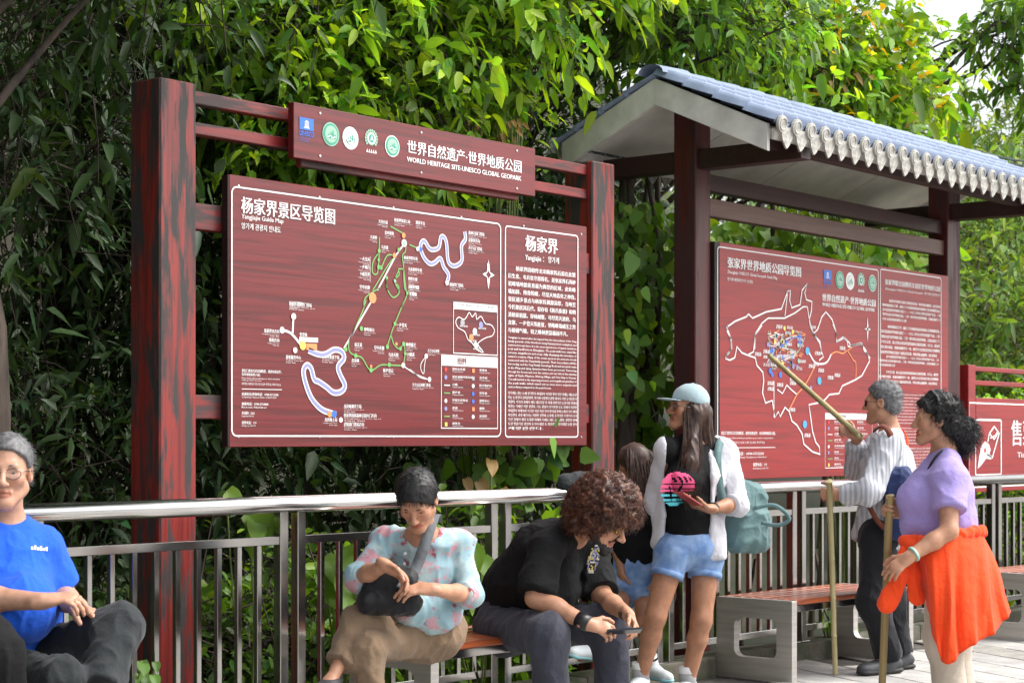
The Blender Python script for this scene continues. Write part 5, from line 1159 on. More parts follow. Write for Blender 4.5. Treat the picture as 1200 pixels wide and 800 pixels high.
def floral_mat():
    m = mat('cloth_floral', (.36, .56, .62), .8, bump=.12, bscale=260); N, L = nodes(m); b = N['Principled BSDF']
    tc = N.new('ShaderNodeTexCoord')
    def blot(scale, lo, hi, off, det=5):
        mp = N.new('ShaderNodeMapping'); mp.inputs['Location'].default_value = off; L.new(tc.outputs['Object'], mp.inputs[0])
        a = N.new('ShaderNodeTexNoise'); a.inputs['Scale'].default_value = scale; a.inputs['Detail'].default_value = det; a.inputs['Roughness'].default_value = .65; L.new(mp.outputs[0], a.inputs['Vector'])
        r = N.new('ShaderNodeMapRange'); r.inputs[1].default_value = lo; r.inputs[2].default_value = hi; L.new(a.outputs['Fac'], r.inputs[0]); return r.outputs[0]
    def mixc(a, col, f):
        x = N.new('ShaderNodeMix'); x.data_type = 'RGBA'; x.inputs[7].default_value = (*col, 1)
        if isinstance(a, tuple): x.inputs[6].default_value = (*a, 1)
        else: L.new(a, x.inputs[6])
        L.new(f, x.inputs[0]); return x.outputs[2]
    c = mixc((.25, .40, .46), (.45, .53, .51), blot(7, .45, .65, (3, 1, 2))); c = mixc(c, (.50, .26, .30), blot(10, .53, .60, (0, 0, 0))); c = mixc(c, (.33, .07, .10), blot(20, .60, .66, (5, 2, 1), 6)); c = mixc(c, (.24, .34, .34), blot(16, .63, .68, (8, 4, 3)))
    L.new(c, b.inputs['Base Color'])
floral_mat()
# ================================================================ THE SEVEN PEOPLE
def D(r, f, u=0): return RIGHT*r+FWD*f+UP*u
def lerp(a, b, t): return a+(b-a)*t
def shirt(J, s=1., h=.006, rw=(.125, .135, .13), lat=(1.25, 1.3, 1.35), sleeve=.6, rs=(.068, .066), hem=None, hemn=None, neck=.062, front=None, k=.05, cuffs=None, vneck=0):
    lo, hi = body_box(J, .22); v = Vol(lo, hi, h); L = nrm(J['shL']-J['shR']); mid = J.get('mid', lerp(J['pel'], J['chest'], .5))
    v.limb(J['pel'], mid, rw[0]*s, rw[1]*s, k, L, lat[0], lat[1]); v.limb(mid, J['chest'], rw[1]*s, rw[2]*s, k, L, lat[1], lat[2]); v.limb(J['chest'], lerp(J['chest'], J['neck'], .8), rw[2]*s, .07*s, k, L, lat[2], 1.5)
    for q in 'LR':
        S, E_, W_ = J['sh'+q], J['el'+q], J['wr'+q]; v.limb(lerp(J['neck'], S, .35)-UP*.02, S, .058*s, .064*s, .04)
        t = sleeve[q] if isinstance(sleeve, dict) else sleeve
        e = lerp(S, E_, min(t, 1.)); v.limb(S, S+(e-S)*.02, rs[0]*s, rs[0]*s, .03); v.limb(S, e, rs[0]*s, rs[1]*s, .03, flat=(t <= 1))
        if t > 1: v.limb(E_, lerp(E_, W_, t-1), rs[1]*s, rs[1]*.8*s, .03, flat=False); c = lerp(E_, W_, t-1); v.cut(c, W_-E_, .1)
    if front is not None:
        for c, r, kk in front: v.ell(c, r, None, kk)
    v.limb(J['neck']+(J['head']-J['neck'])*.0, J['head'], neck*s, neck*1.25*s, .015, op='sub')
    if vneck: f = J['face']; v.limb(J['neck']+f*.05*s, J['neck']+f*.12*s-UP*vneck*s, .05*s, .02*s, .01, op='sub')
    if hem is not None: v.cut(hem, np.array((0, 0, -1.)) if hemn is None else hemn)
    return v
def trousers(J, s=1., h=.006, rl=(.098, .078, .07, .062), waist=.13, latw=1.3, end=.92, top=None, k=.05, ends=None):
    lo, hi = body_box({k_: J[k_] for k_ in ('pel', 'mid' if 'mid' in J else 'chest', 'hipL', 'knL', 'anL', 'hipR', 'knR', 'anR')}, .2); v = Vol(lo, hi, h); L = nrm(J['hipL']-J['hipR'])
    top = top if top is not None else lerp(J['pel'], J.get('mid', J['chest']), .6)
    v.limb(J['pel'], top, waist*1.05*s, waist*s, k, L, latw, latw*.95)
    for q in 'LR':
        H_, K_, A_ = J['hip'+q], J['kn'+q], J['an'+q]; e_ = ends[q] if ends else end
        v.limb(J['pel'], H_, waist*.95*s, rl[0]*1.05*s, .05); v.limb(H_, K_ if e_ > 0 else lerp(H_, K_, -e_), rl[0]*s, rl[1]*s, .035, flat=e_ <= 0)
        if e_ > 0: v.limb(K_, lerp(K_, A_, .15), rl[1]*s, rl[1]*.97*s, .035); v.limb(K_, lerp(K_, A_, e_), rl[2]*s, rl[3]*s, .03, flat=True)
    v.cut(top, top-J['pel'], .27)
    return v
def locks(name, guides, n, jit, r, m, par, base, seed=0, wave=.004):
    rg = np.random.default_rng(seed); V, F, off = [], [], 0; G = [catmull(g_, 5) for g_ in guides]
    for i in range(n):
        a = G[rg.integers(len(G))]; b = G[rg.integers(len(G))]; w_ = rg.random()
        if len(a) != len(b): b = a
        t = np.linspace(0, 1, len(a))[:, None]; p = a*(1-w_*.5)+b*w_*.5+rg.normal(0, jit, 3)*(.35+.65*t)+wave*np.sin(t*rg.uniform(5, 11)+rg.uniform(0, 6, 3))
        v_, f_ = tube_arrays(p[:int(len(p)*rg.uniform(.8, 1.01))], 1., 4, cap=False); k = len(v_)//4; c = np.repeat(np.array(v_).reshape(k, 4, 3).mean(1), 4, 0); rr = np.repeat(np.linspace(r, r*.4, k), 4)[:, None]
        V += list(c+(np.array(v_)-c)*rr); F += [tuple(i_+off for i_ in q) for q in f_]; off += len(v_)
    return link(name, np_mesh(name, np.array(V)-base, np.array(F), True), m, par)
def shoe(par, A, T_, s, m, solem, base, name='shoe', up=UP, h=.0075):
    d = nrm((T_-A)-up*((T_-A)@up)); sd = np.cross(up, d); heel = A-up*.055*s-d*.045*s; toe = heel+d*.255*s
    v = Vol(np.minimum(heel, toe)-.12, np.maximum(heel, toe)+.16, h)
    v.limb(heel+up*.032*s, toe+up*.012*s-d*.06*s, .036*s, .040*s, .02, up, .8); v.limb(heel+up*.03*s+d*.1*s, toe+up*.018*s-d*.035*s, .04*s, .034*s, .02, up, .75); v.limb(A-d*.01*s, A-up*.03*s+d*.02*s, .042*s, .046*s, .03)
    v.cut(A+up*.02*s, up); o = v.mesh(name, m, par, base=base)
    w_ = Vol(np.minimum(heel, toe)-.1, np.maximum(heel, toe)+.1, h); w_.limb(heel, toe-d*.045*s, .042*s, .044*s, .01, up, .42); w_.mesh('sole', solem, o, base=np.zeros(3)+base*0 if False else base)
    return o
def sleeve_trim(name, par, C, ax, r, w_, m, base, flat=1.): mb = MB(); mb.tube([C-nrm(ax)*w_/2-base, C+nrm(ax)*w_/2-base], r, 20); return mb.build(name, m, par, True)
def phone(label, C, d, n, m='phone_black', case=None, s=1.):
    d = nrm(d); n = nrm(n-d*(n@d)); a = np.cross(d, n); R = Matrix((a, d, n)).transposed().to_4x4()
    t = thing('phone', label, 'phone', C); t.matrix_world = Matrix.Translation(Vector(C)) @ R; t.location = C; t.rotation_euler = R.to_euler()
    link('body', box_mesh('body', (-.037*s, -.078*s, -.0045), (.037*s, .078*s, .0045), .004, 2), MATS[case or m], t); link('screen', box_mesh('screen', (-.034*s, -.074*s, .0047), (.034*s, .074*s, .0055)), MATS['phone_black'], t); return t
def bamboo(label, A, B, r=.016, m='bamboo'):
    A, B = np.asarray(A), np.asarray(B); t = thing('bamboo_stick', label, 'stick', A if A[2] < B[2] else B); b = np.array(t.location); L = np.linalg.norm(B-A); n = max(4, int(L/.22)); pts, rr = [], []
    for i in range(n+1):
        q = i/n
        for e, k in ((-.006, 1.), (0, 1.12), (.006, 1.)): pts.append(lerp(A, B, min(1, max(0, q+e/L))+1e-5*len(pts))); rr.append(r*k*(1-.12*q))
    pts = np.array(pts)+rng.normal(0, .0008, (len(pts), 3)); mb = MB(); mb.tube(pts-b, rr, 12); mb.build('pole', MATS[m], t, True); return t
HAIR = {}
# ---------------------------------------------------------------- 1 man in blue at the left edge
J = dict(head=P(8, 552, 6.3), neck=P(6, 608, 6.37), chest=P(0, 665, 6.36), pel=P(5, 778, 6.47), shL=P(46, 642, 6.43), shR=P(-58, 642, 6.27), elL=P(74, 698, 6.5), wrL=P(84, 709, 6.24), elR=P(-40, 700, 6.14), wrR=P(50, 704, 6.05),
         hipL=P(38, 772, 6.5), knL=P(138, 736, 6.18), anL=P(113, 822, 5.98), toL=P(150, 850, 5.86), hipR=P(-22, 785, 6.36), knR=P(70, 795, 5.98), anR=P(88, 985, 6.0), toR=P(128, 1003, 5.88))
J['R'] = frame(D(.12, -1, -.06)); J['face'] = D(.4, -.9)
b = np.array((J['pel'][0], J['pel'][1], 0.)); t = person('seated grey haired man in bright blue shirt and glasses with crossed legs', b)
v = skin_body(J, 1., .0054, 1.05, leg=.72, hands={'L': (D(1, -.5, -.22), D(.1, -.2, -1), D(.2, -1, 0), dict(curl=(.25, .35, .2), s=1.04)), 'R': (D(.9, .1, .12), D(.2, .3, -.9), D(.1, 1, .25), dict(curl=(.55, .5, .35), s=1.02))}, nose=1.05, jaw=1.05)
v.mesh('body', MATS['skin_fair'], t, tint=head_tint(J['head'], J['R'], 1., (.85, .62, .6)), base=b); face_parts(t, J['head'], J['R'], 1., b, browm='hair_grey', glasses='lens_clear')
v = scalp(J['head'], J['R'], 1., .0045, .011, hl=.062, low=-.012, back=-.075); o = v.mesh('hair', MATS['hair_grey'], t, folds(.002, 30, (1, 1, 1), 3), base=b)
pp, nn = hair_skin(v, 900, 1); strands('hair_strands', pp-nn*.004, nn*.35+J['R']@np.array((.3, -.9, -.1)), .026, .0013, MATS['hair_grey'], t, b, grav=.15, n=4)
v = shirt(J, 1., .0062, (.14, .15, .135), (1.25, 1.25, 1.3), {'L': .80, 'R': .6}, (.076, .074), P(10, 762, 6.45), nrm(D(.0, .05, -1)), .066, [(P(22, 712, 6.24), (.13, .13, .12), .06)])
sh_ = v.mesh('shirt', MATS['cloth_blue'], t, folds(.006, 8, (1, 1, .6), 4), base=b)
v2 = Vol(J['neck']-.15, J['neck']+.15, .004); mb = MB(); ring = [J['neck']+UP*-.005+D(math.cos(a)*.066, math.sin(a)*.066, -.018+.022*math.sin(a)) for a in np.linspace(0, 2*math.pi, 25)]; mb.tube(np.array(ring)-b, .006, 8, cap=False); mb.build('collar', MATS['cloth_navy_trim'], t, True)
v = trousers(J, 1., .0072, (.088, .073, .070, .068), .13, 1.3, ends={'L': .82, 'R': .93}); v.mesh('trousers', MATS['cloth_charcoal'], t, folds(.009, 9, (1, 1, .7), 6), base=b)
for q in 'LR': shoe(t, J['an'+q], J['to'+q], 1.05, MATS['shoe_dark'], MATS['rubber'], b, up=UP if q == 'R' else nrm(D(.3, .4, .8)))
decal('chest_print', sh_, b, [[(x0, 0), (x0+.006, 0), (x0+.006, .009+.005*(i % 2)), (x0, .009+.005*(i % 2))] for i, x0 in enumerate(np.arange(0, .05, .0085))], P(37, 643, 6.3), D(.95, .1, -.2), UP, MATS['print_white'], t)
jk = Vol(P(-70, 830, 6.2)-.5, P(-30, 690, 6.0)+.5, .008); jk.limb(P(-40, 700, 5.7), P(-8, 770, 5.7), .05, .07, .06); jk.limb(P(-8, 770, 5.7), P(0, 850, 5.75), .075, .09, .06); jk.limb(P(-60, 740, 5.75), P(-50, 850, 5.75), .1, .12, .06); jk.limb(P(-40, 860, 5.8), P(-60, 860, 6.1), .1, .1, .06)
bj = P(-30, 820, 5.9); bj[2] = .455; tag(jk.mesh('jacket', MATS['cloth_black'], None, folds(.012, 9, (1, 1, .5), 8)), 'black jacket bundled at the bottom left corner', 'jacket')
# ---------------------------------------------------------------- 2 woman in floral shirt
J = dict(head=P(489, 585, 7.68), neck=P(495, 626, 7.84), chest=P(497, 672, 7.9), pel=P(502, 742, 8.02), shR=P(450, 634, 7.84), shL=P(538, 637, 7.92), elR=P(421, 676, 7.66), wrR=P(452, 662, 7.47), elL=P(553, 697, 7.84), wrL=P(506, 690, 7.56),
         hipL=P(520, 740, 8.02), knL=P(421, 730, 7.66), anL=P(386, 800, 7.47), toL=P(358, 822, 7.33), hipR=P(478, 748, 7.92), knR=P(432, 758, 7.56), anR=P(434, 880, 7.6), toR=P(415, 900, 7.45))
J['R'] = frame(D(-.16, -.72, -.68)); J['face'] = D(-.25, -.95); s_ = .97
b = np.array((J['pel'][0], J['pel'][1], 0.)); t = person('seated woman in pale blue floral shirt and khaki trousers looking into a black bag', b)
v = skin_body(J, s_, .0062, .95, leg=.7, hands={'R': (D(.75, -.1, -.5), D(-.1, -.4, -.75), D(.3, -.6, .5), dict(curl=(.5, .6, .4))), 'L': (D(-1, -.2, .02), D(.1, .4, -.6), D(-.2, -.5, .75), dict(curl=(.35, .45, .3)))})
v.mesh('body', MATS['skin_tan'], t, tint=head_tint(J['head'], J['R'], s_, (.8, .5, .5)), base=b); face_parts(t, J['head'], J['R'], s_, b, browm='hair_black')
v = scalp(J['head'], J['R'], s_, .0045, .013, hl=.036, low=-.04, back=-.07); v.mesh('hair', MATS['hair_black'], t, folds(.002, 28, (1, 1, 1), 5), base=b)
pp, nn = hair_skin(v, 1500, 2); dd_ = J['R']@np.array((0, .3, -.9)); tg = dd_-nn*(nn@dd_)[:, None]; strands('hair_strands', pp-nn*.003, tg+nn*.02, .032, .0018, MATS['hair_black'], t, b, grav=.05, n=5)
v = shirt(J, s_, .0078, (.125, .112, .106), (1.2, 1.18, 1.3), {'R': 1.12, 'L': 1.22}, (.053, .052), P(505, 738, 8.0), nrm(D(.25, 0, -1)), .068, [(P(512, 718, 7.9), (.11, .10, .09), .06), (P(482, 714, 7.8), (.085, .085, .075), .06)], vneck=.05)
v.mesh('shirt', MATS['cloth_floral'], t, folds(.008, 9, (1, 1, .55), 14), base=b)
for q, tt in (('R', 1.12), ('L', 1.22)): c = lerp(J['el'+q], J['wr'+q], tt-1); sleeve_trim('cuff', t, c, J['wr'+q]-J['el'+q], .050, .03, MATS['cloth_floral'], b)
mb = MB(); [mb.tube([P(x, y, 7.72)-b, P(x, y, 7.715)-b+D(0, -.006)], .006, 10) for x, y in ((475, 648), (474, 660))]; mb.build('button', MATS['cloth_white'], t)
v = trousers(J, s_, .0082, (.079, .064, .058, .062), .12, 1.2, ends={'L': .68, 'R': .93}); v.mesh('trousers', MATS['cloth_khaki'], t, folds(.009, 9, (1, 1, .6), 9), base=b)
for q in 'LR': shoe(t, J['an'+q], J['to'+q], .95, MATS['shoe_dark'], MATS['rubber'], b)
bg_ = thing('shoulder_bag', 'black shoulder bag on the lap of the woman in floral shirt', 'bag', P(455, 690, 7.5)); bb = np.array(bg_.location)
v = Vol(bb-.3, bb+.3, .006); Rb = np.stack([nrm(D(1, -.15, -.12)), nrm(D(.2, 1, .3)), nrm(np.cross(D(1, -.15, -.12), D(.2, 1, .3)))], 1); v.box(P(457, 688, 7.62), (.11, .045, .085), Rb, .035, .02); v.limb(P(432, 705, 7.6), P(480, 708, 7.63), .045, .045, .04); v.mesh('bag_body', MATS['bag_black'], bg_, folds(.006, 12, (1, 1, 1), 3), base=bb)
ribbon('strap', [P(470, 690, 7.5), P(486, 668, 7.66), P(497, 640, 7.70), P(505, 615, 7.76), P(510, 603, 7.88), P(512, 612, 8.02)], .046, .004, MATS['strap_grey'], bg_, [D(0, -1, .1)]*4+[D(0, -.5, 1), D(0, 1, .4)], bb)
# ---------------------------------------------------------------- 3 curly haired man
J = dict(head=P(708, 608, 8.45), neck=P(672, 620, 8.6), chest=P(642, 648, 8.66), mid=P(612, 688, 8.76), pel=P(598, 728, 8.82), shR=P(640, 640, 8.45), shL=P(690, 646, 8.82), elR=P(628, 700, 8.33), wrR=P(688, 730, 8.22), elL=P(706, 700, 8.66), wrL=P(736, 720, 8.4),
         hipR=P(590, 738, 8.66), knR=P(642, 742, 8.25), anR=P(650, 850, 8.3), toR=P(675, 862, 8.1), hipL=P(622, 732, 8.88), knL=P(713, 730, 8.6), anL=P(722, 838, 8.65), toL=P(748, 848, 8.48))
J['R'] = frame(D(.78, -.34, -.52), D(.45, -.1, .9)); J['face'] = D(.8, -.6); s_ = 1.05
b = np.array((J['pel'][0], J['pel'][1], 0.)); t = person('seated man with big curly brown hair in black t-shirt looking at a phone', b)
v = skin_body(J, s_, .0062, 1.1, leg=.72, hands={'R': (D(.8, -.15, -.22), D(.1, .55, -.5), D(.5, .3, .8), dict(curl=(.55, .6, .4))), 'L': (D(.3, -.5, -.45), D(-.5, -.2, -.4), D(.2, -.4, .8), dict(curl=(.6, .7, .4)))}, nose=1.1)
v.mesh('body', MATS['skin_tan'], t, tint=head_tint(J['head'], J['R'], s_, (.8, .5, .5)), base=b); face_parts(t, J['head'], J['R'], s_, b, browm='hair_beard', glasses='lens_yellow')
C, R = J['head'], J['R']; T = lambda *p: C+R@np.array(p)*s_
v = Vol(C-.3, C+.3, .007); v.ell(T(0, -.025, .055), np.array((.150, .150, .135))*s_, R); v.ell(T(0, -.06, -.02), np.array((.13, .11, .1))*s_, R, .05); v.ell(T(0, .13, -.04), np.array((.13, .115, .085))*s_, R, .02, 'sub'); v.cut(T(0, .05, -.035), R@nrm((0, .5, -1)))
v.mesh('hair', MATS['hair_curl'], t, folds(.016, 34, (1, 1, 1), 3), base=b); pp, nn = hair_skin(v, 2600, 3); strands('hair_curls', pp-nn*.012, nn+rng.normal(0, .4, nn.shape), .042, .0022, MATS['hair_curl'], t, b, grav=.25, n=8, curlr=.0085)
v = Vol(C-.2, C+.2, .004)
for q in (-1, 1): v.limb(T(q*.058, .0, -.03), T(q*.05, .012, -.065), .018, .024, .02); v.limb(T(q*.05, .012, -.065), T(q*.01, .07, -.105), .024, .026, .02); v.limb(T(q*.004, .092, -.054), T(q*.026, .082, -.064), .006, .006, .006)
v.ell(T(0, .078, -.102), np.array((.026, .02, .022))*s_, R); v.ell(T(0, .1, -.068), np.array((.021, .03, .013))*s_, R, .006, 'sub'); v.mesh('beard', MATS['hair_beard'], t, folds(.003, 60, (1, 1, 1), 3), base=b)
v = shirt(J, s_, .0078, (.15, .148, .138), (1.15, 1.15, 1.25), {'R': .93, 'L': .88}, (.074, .082), P(590, 738, 8.8), nrm(D(-.25, 0, -1)), .066, [(P(638, 692, 8.62), (.15, .15, .13), .08)])
sh_ = v.mesh('tshirt', MATS['cloth_black'], t, folds(.009, 8, (1, 1, .6), 21), base=b)
for nm, key, cl, pr_ in (('chest_print', 'print_white', 0, .42), ('chest_print', 'print_yellow', 1, .34), ('chest_print', 'print_lilac', 2, .3)):
    rr = np.random.default_rng(cl); decal(nm, sh_, b, grid_polys(lambda x, y: (x/.028)**2+(y/.065)**2 < 1 and rr.random() < pr_, -.03, .03, -.07, .07, .0075), P(696, 655, 8.3), nrm(D(.8, -.6)), nrm(D(.2, 0, .95)), MATS[key], t, .003+.0006*cl)
v = trousers(J, s_, .0082, (.098, .083, .074, .074), .14, 1.2, .96, top=J['mid']); v.mesh('trousers', MATS['cloth_slate'], t, folds(.008, 8, (1, 1, .5), 11), base=b)
for q in 'LR': shoe(t, J['an'+q], J['to'+q], 1.08, MATS['shoe_dark'], MATS['rubber'], b)
sleeve_trim('wristband', t, lerp(J['elR'], J['wrR'], .93), J['wrR']-J['elR'], .036, .062, MATS['leather_black'], b)
for k in (.9, .97): sleeve_trim('bracelet', t, lerp(J['elL'], J['wrL'], k), J['wrL']-J['elL'], .033, .012, MATS['leather_black'], b)
phone('black phone held in both hands by the curly haired man', P(731, 739, 8.18), D(.95, .1, .05), D(-.2, .3, .9))
v = Vol(P(672, 572, 9.25)-.3, P(672, 572, 9.25)+.3, .006); cR = atY(672, 570, kerb_y(7.75)-0.0); v = Vol(cR-.25, cR+.25, .006); v.limb(cR+np.array((-.09, -.01, .03)), cR+np.array((.09, -.01, .035)), .035, .045, .04); v.limb(cR+np.array((-.05, -.05, .0)), cR+np.array((.08, -.055, -.06)), .025, .03, .03); v.limb(cR+np.array((.02, .055, .0)), cR+np.array((.05, .06, -.08)), .03, .03, .03)
tag(v.mesh('cap', MATS['cloth_charcoal'], None, folds(.006, 12, (1, 1, 1), 2)), 'small dark cloth lying on the handrail behind the curly hair', 'cloth')
# ---------------------------------------------------------------- 4 woman with cap
J = dict(head=P(806, 478, 9.7), neck=P(818, 512, 9.75), chest=P(812, 556, 9.73), pel=P(808, 638, 9.73), shR=P(783, 527, 9.64), shL=P(846, 529, 9.82), elR=P(770, 588, 9.78), wrR=P(792, 628, 9.93), elL=P(864, 590, 9.74), wrL=P(832, 596, 9.55),
         hipR=P(788, 648, 9.66), knR=P(768, 722, 9.6), anR=P(751, 795, 9.68), toR=P(738, 816, 9.5), hipL=P(828, 648, 9.78), knL=P(822, 726, 9.7), anL=P(806, 800, 9.74), toL=P(790, 818, 9.58))
J['R'] = frame(D(-.92, -.25, .1)); J['face'] = D(-.5, -.85); s_ = .95
b = np.array((J['pel'][0], J['pel'][1], 0.)); t = person('standing woman in pale blue cap, open white shirt and denim shorts', b)
v = skin_body(J, s_, .0062, .95, leg=1.0, hands={'L': (D(-.85, -.2, .15), D(.0, .15, 1), D(-.2, -.9, 0), dict(curl=(.35, .5, .4), s=.95)), 'R': (D(.3, .2, -.8), D(.3, -.9, 0), D(0, 0, 1), dict(s=.95))})
v.mesh('body', MATS['skin_deep'], t, tint=head_tint(J['head'], J['R'], s_, (.85, .45, .45)), base=b); face_parts(t, J['head'], J['R'], s_, b, browm='hair_brown', glasses='lens_dark')
C, R = J['head'], J['R']; T = lambda *p: C+R@np.array(p)*s_
v = Vol(C-.3, C+.3, .0045); v.ell(T(0, -.014, .048), np.array((.087, .104, .088))*s_, R); v.cut(T(0, 0, .030), R@nrm((0, .12, -1))); cp = v.mesh('cap', MATS['cloth_cap'], t, folds(.0015, 20, (1, 1, 1), 2), base=b)
v = Vol(C-.3, C+.3, .004)
v.ell(T(0, .108, .034), np.array((.074, .074, .0055))*s_, R@np.array(((1, 0, 0), (0, .98, .17), (0, -.17, .98))).T if False else R, .01); v.ell(T(0, -.02, .0), np.array((.083, .098, .09))*s_, R, .003, 'sub'); v.mesh('cap_brim', MATS['cloth_cap'], cp, lambda V: np.zeros(len(V)), base=b)
mb = MB(); mb.tube([T(0, -.014, .134)-b, T(0, -.014, .140)-b], .008, 10); mb.build('cap_button', MATS['cloth_cap'], cp, True)
v = Vol(C-.35, C+.25, .005); v.ell(T(0, -.03, -.0), np.array((.083, .088, .08))*s_, R); v.limb(T(.02, -.06, -.04), P(828, 540, 9.78), .06, .05, .04); v.limb(T(.05, -.02, -.05), P(808, 540, 9.58), .035, .04, .04); v.limb(P(808, 540, 9.58), P(804, 585, 9.57), .038, .02, .03); v.limb(P(828, 540, 9.78), P(830, 580, 9.85), .05, .03, .03); v.ell(T(0, .095, -.03), np.array((.085, .085, .11))*s_, R, .01, 'sub'); v.cut(T(0, 0, .04), R@np.array((0, 0, 1.)))
v.mesh('hair', MATS['hair_brown'], t, folds(.006, 22, (1, 1, .12), 4), base=b)
G = [[T(.06, -.01, .02), T(.075, -.0, -.05), P(811, 530, 9.58), P(805, 565, 9.55), P(803, 596, 9.56)], [T(.07, -.03, .02), T(.08, -.03, -.06), P(819, 530, 9.6), P(815, 565, 9.57), P(812, 590, 9.57)], [T(.05, .02, .02), T(.066, .03, -.04), P(804, 528, 9.58), P(799, 560, 9.56), P(797, 582, 9.57)], [T(0, -.1, .0), T(0, -.1, -.08), P(832, 530, 9.82), P(834, 560, 9.88), P(834, 585, 9.9)]]
locks('hair_strands', G, 340, .012, .0022, MATS['hair_brown'], t, b, 4)
v = shirt(J, s_, .0078, (.115, .112, .118), (1.22, 1.2, 1.25), .08, (.058, .05), P(808, 636, 9.7), None, .075, [(P(800, 562, 9.6), (.085, .085, .075), .05)], vneck=.07)
tk = v.mesh('tank_top', MATS['cloth_black'], t, folds(.004, 9, (1, 1, .5), 3), base=b)
dax, daz = nrm(D(.93, .37)), UP; dc = P(792, 573, 9.55); r_ = .088
def sun(x, y): return x*x+y*y < r_*r_ and y > -.012 and not (abs(y-.005) < .004 or abs(y-.025) < .003)
def sea(x, y): return x*x+y*y < r_*r_*1.05 and y < -.018 and not (abs((y+.03) % .022-.011) < .004)
def palm(x, y): return (abs(x-.012-.1*y) < .005 and -.06 < y < .045) or (abs(x+.035+.15*y) < .004 and -.06 < y < .02) or (((x-.016)**2/.05**2+(y-.05)**2/.016**2 < 1) and math.sin(x*260+y*120) > .0)
decal('palm_print', tk, b, grid_polys(lambda x, y: sun(x, y) and not palm(x, y), -.09, .09, -.09, .09, .006), dc, dax, daz, mat('print_pink', (.78, .09, .24), .6), t); decal('palm_print', tk, b, grid_polys(lambda x, y: sea(x, y) and not palm(x, y), -.09, .09, -.09, .09, .006), dc, dax, daz, mat('print_aqua', (.08, .52, .60), .6), t)
v = shirt(J, s_, .0078, (.13, .13, .135), (1.3, 1.3, 1.3), {'L': 1.2, 'R': 1.6}, (.070, .062), None, None, .075)
v.limb(P(836, 600, 9.75), P(842, 650, 9.72), .06, .04, .04); v.limb(P(778, 590, 9.72), P(769, 636, 9.72), .045, .03, .05)
Lc = nrm(J['shL']-J['shR']); f_ = J['face']
# the open front: remove a wedge in front of the body
v.box(P(812, 575, 9.5), (.118, .24, .34), np.stack([nrm(D(1, .1)), nrm(D(-.1, 1)), UP], 1), .03, .01, 'sub'); v.limb(P(808, 530, 9.74), P(806, 650, 9.74), .100, .105, .01, Lc, 1.25, op='sub')
v.cut(P(806, 655, 9.7), -UP); ws = v.mesh('open_shirt', MATS['cloth_white'], t, folds(.008, 9, (1, 1, .4), 17), base=b)
sleeve_trim('rolled_cuff', t, lerp(J['elL'], J['wrL'], .18), J['wrL']-J['elL'], .058, .05, MATS['cloth_white'], b)
v = trousers(J, s_, .0082, (.092, .088, .08, .08), .115, 1.25, 0, top=P(808, 622, 9.72), ends={'L': -.36, 'R': -.36}); v.mesh('denim_shorts', MATS['cloth_denim'], t, folds(.004, 12, (1, 1, .6), 5), base=b)
for q in 'LR':
    c = lerp(J['hip'+q], J['kn'+q], .33); sleeve_trim('shorts_cuff', t, c, J['kn'+q]-J['hip'+q], .089, .03, MATS['cloth_denim'], b); shoe(t, J['an'+q], J['to'+q], .95, MATS['shoe_white'], MATS['shoe_aqua'], b)
    mb = MB(); mb.tube([J['an'+q]-UP*.02-b, J['an'+q]+UP*.075-b], [.042, .046], 18); mb.build('sock', MATS['sock_grey'], t, True); sleeve_trim('sock_top', t, J['an'+q]+UP*.07, UP, .0475, .035, MATS['sock_white'], b)
sleeve_trim('bracelet', t, lerp(J['elL'], J['wrL'], .86), J['wrL']-J['elL'], .031, .014, MATS['leather_black'], b)
phone('phone in a red case held by the woman in the cap', P(806, 584, 9.42), D(-.55, -.5, .35), D(.4, .3, .75), case='phone_case_red')
bp_ = thing('backpack', 'teal backpack with loop handle on the back of the woman in cap', 'backpack', P(880, 645, 9.95)); bb = np.array(bp_.location)
v = Vol(bb-.4, bb+.6, .006); Rb = np.stack([nrm(D(.8, .6)), nrm(D(.6, -.8)), UP], 1)
v.box(P(872, 608, 9.95), (.115, .085, .175), Rb, .07, .03); v.box(P(884, 622, 9.97), (.075, .07, .11), Rb, .045, .04); v.limb(P(858, 572, 9.9), P(884, 574, 9.96), .045, .04, .05); v.mesh('pack_body', MATS['cloth_teal'], bp_, folds(.011, 9, (1, 1, .7), 4), base=bb)
mb = MB(); mb.tube(catmull([P(884, 595, 9.86), P(908, 592, 9.85), P(925, 607, 9.86), P(912, 615, 9.86), P(892, 612, 9.85)], 6)-bb, .011, 8, flat=.5); mb.build('loop_handle', MATS['cloth_teal'], bp_, True)
for g_ in ([P(852, 522, 9.92), P(846, 515, 9.8), P(841, 530, 9.69), P(842, 560, 9.66), P(848, 590, 9.69)], [P(858, 560, 9.98), P(852, 522, 9.92)]): ribbon('strap', g_, .04, .008, MATS['cloth_teal'], bp_, [D(.2, -1, .3)]*len(g_), bb)
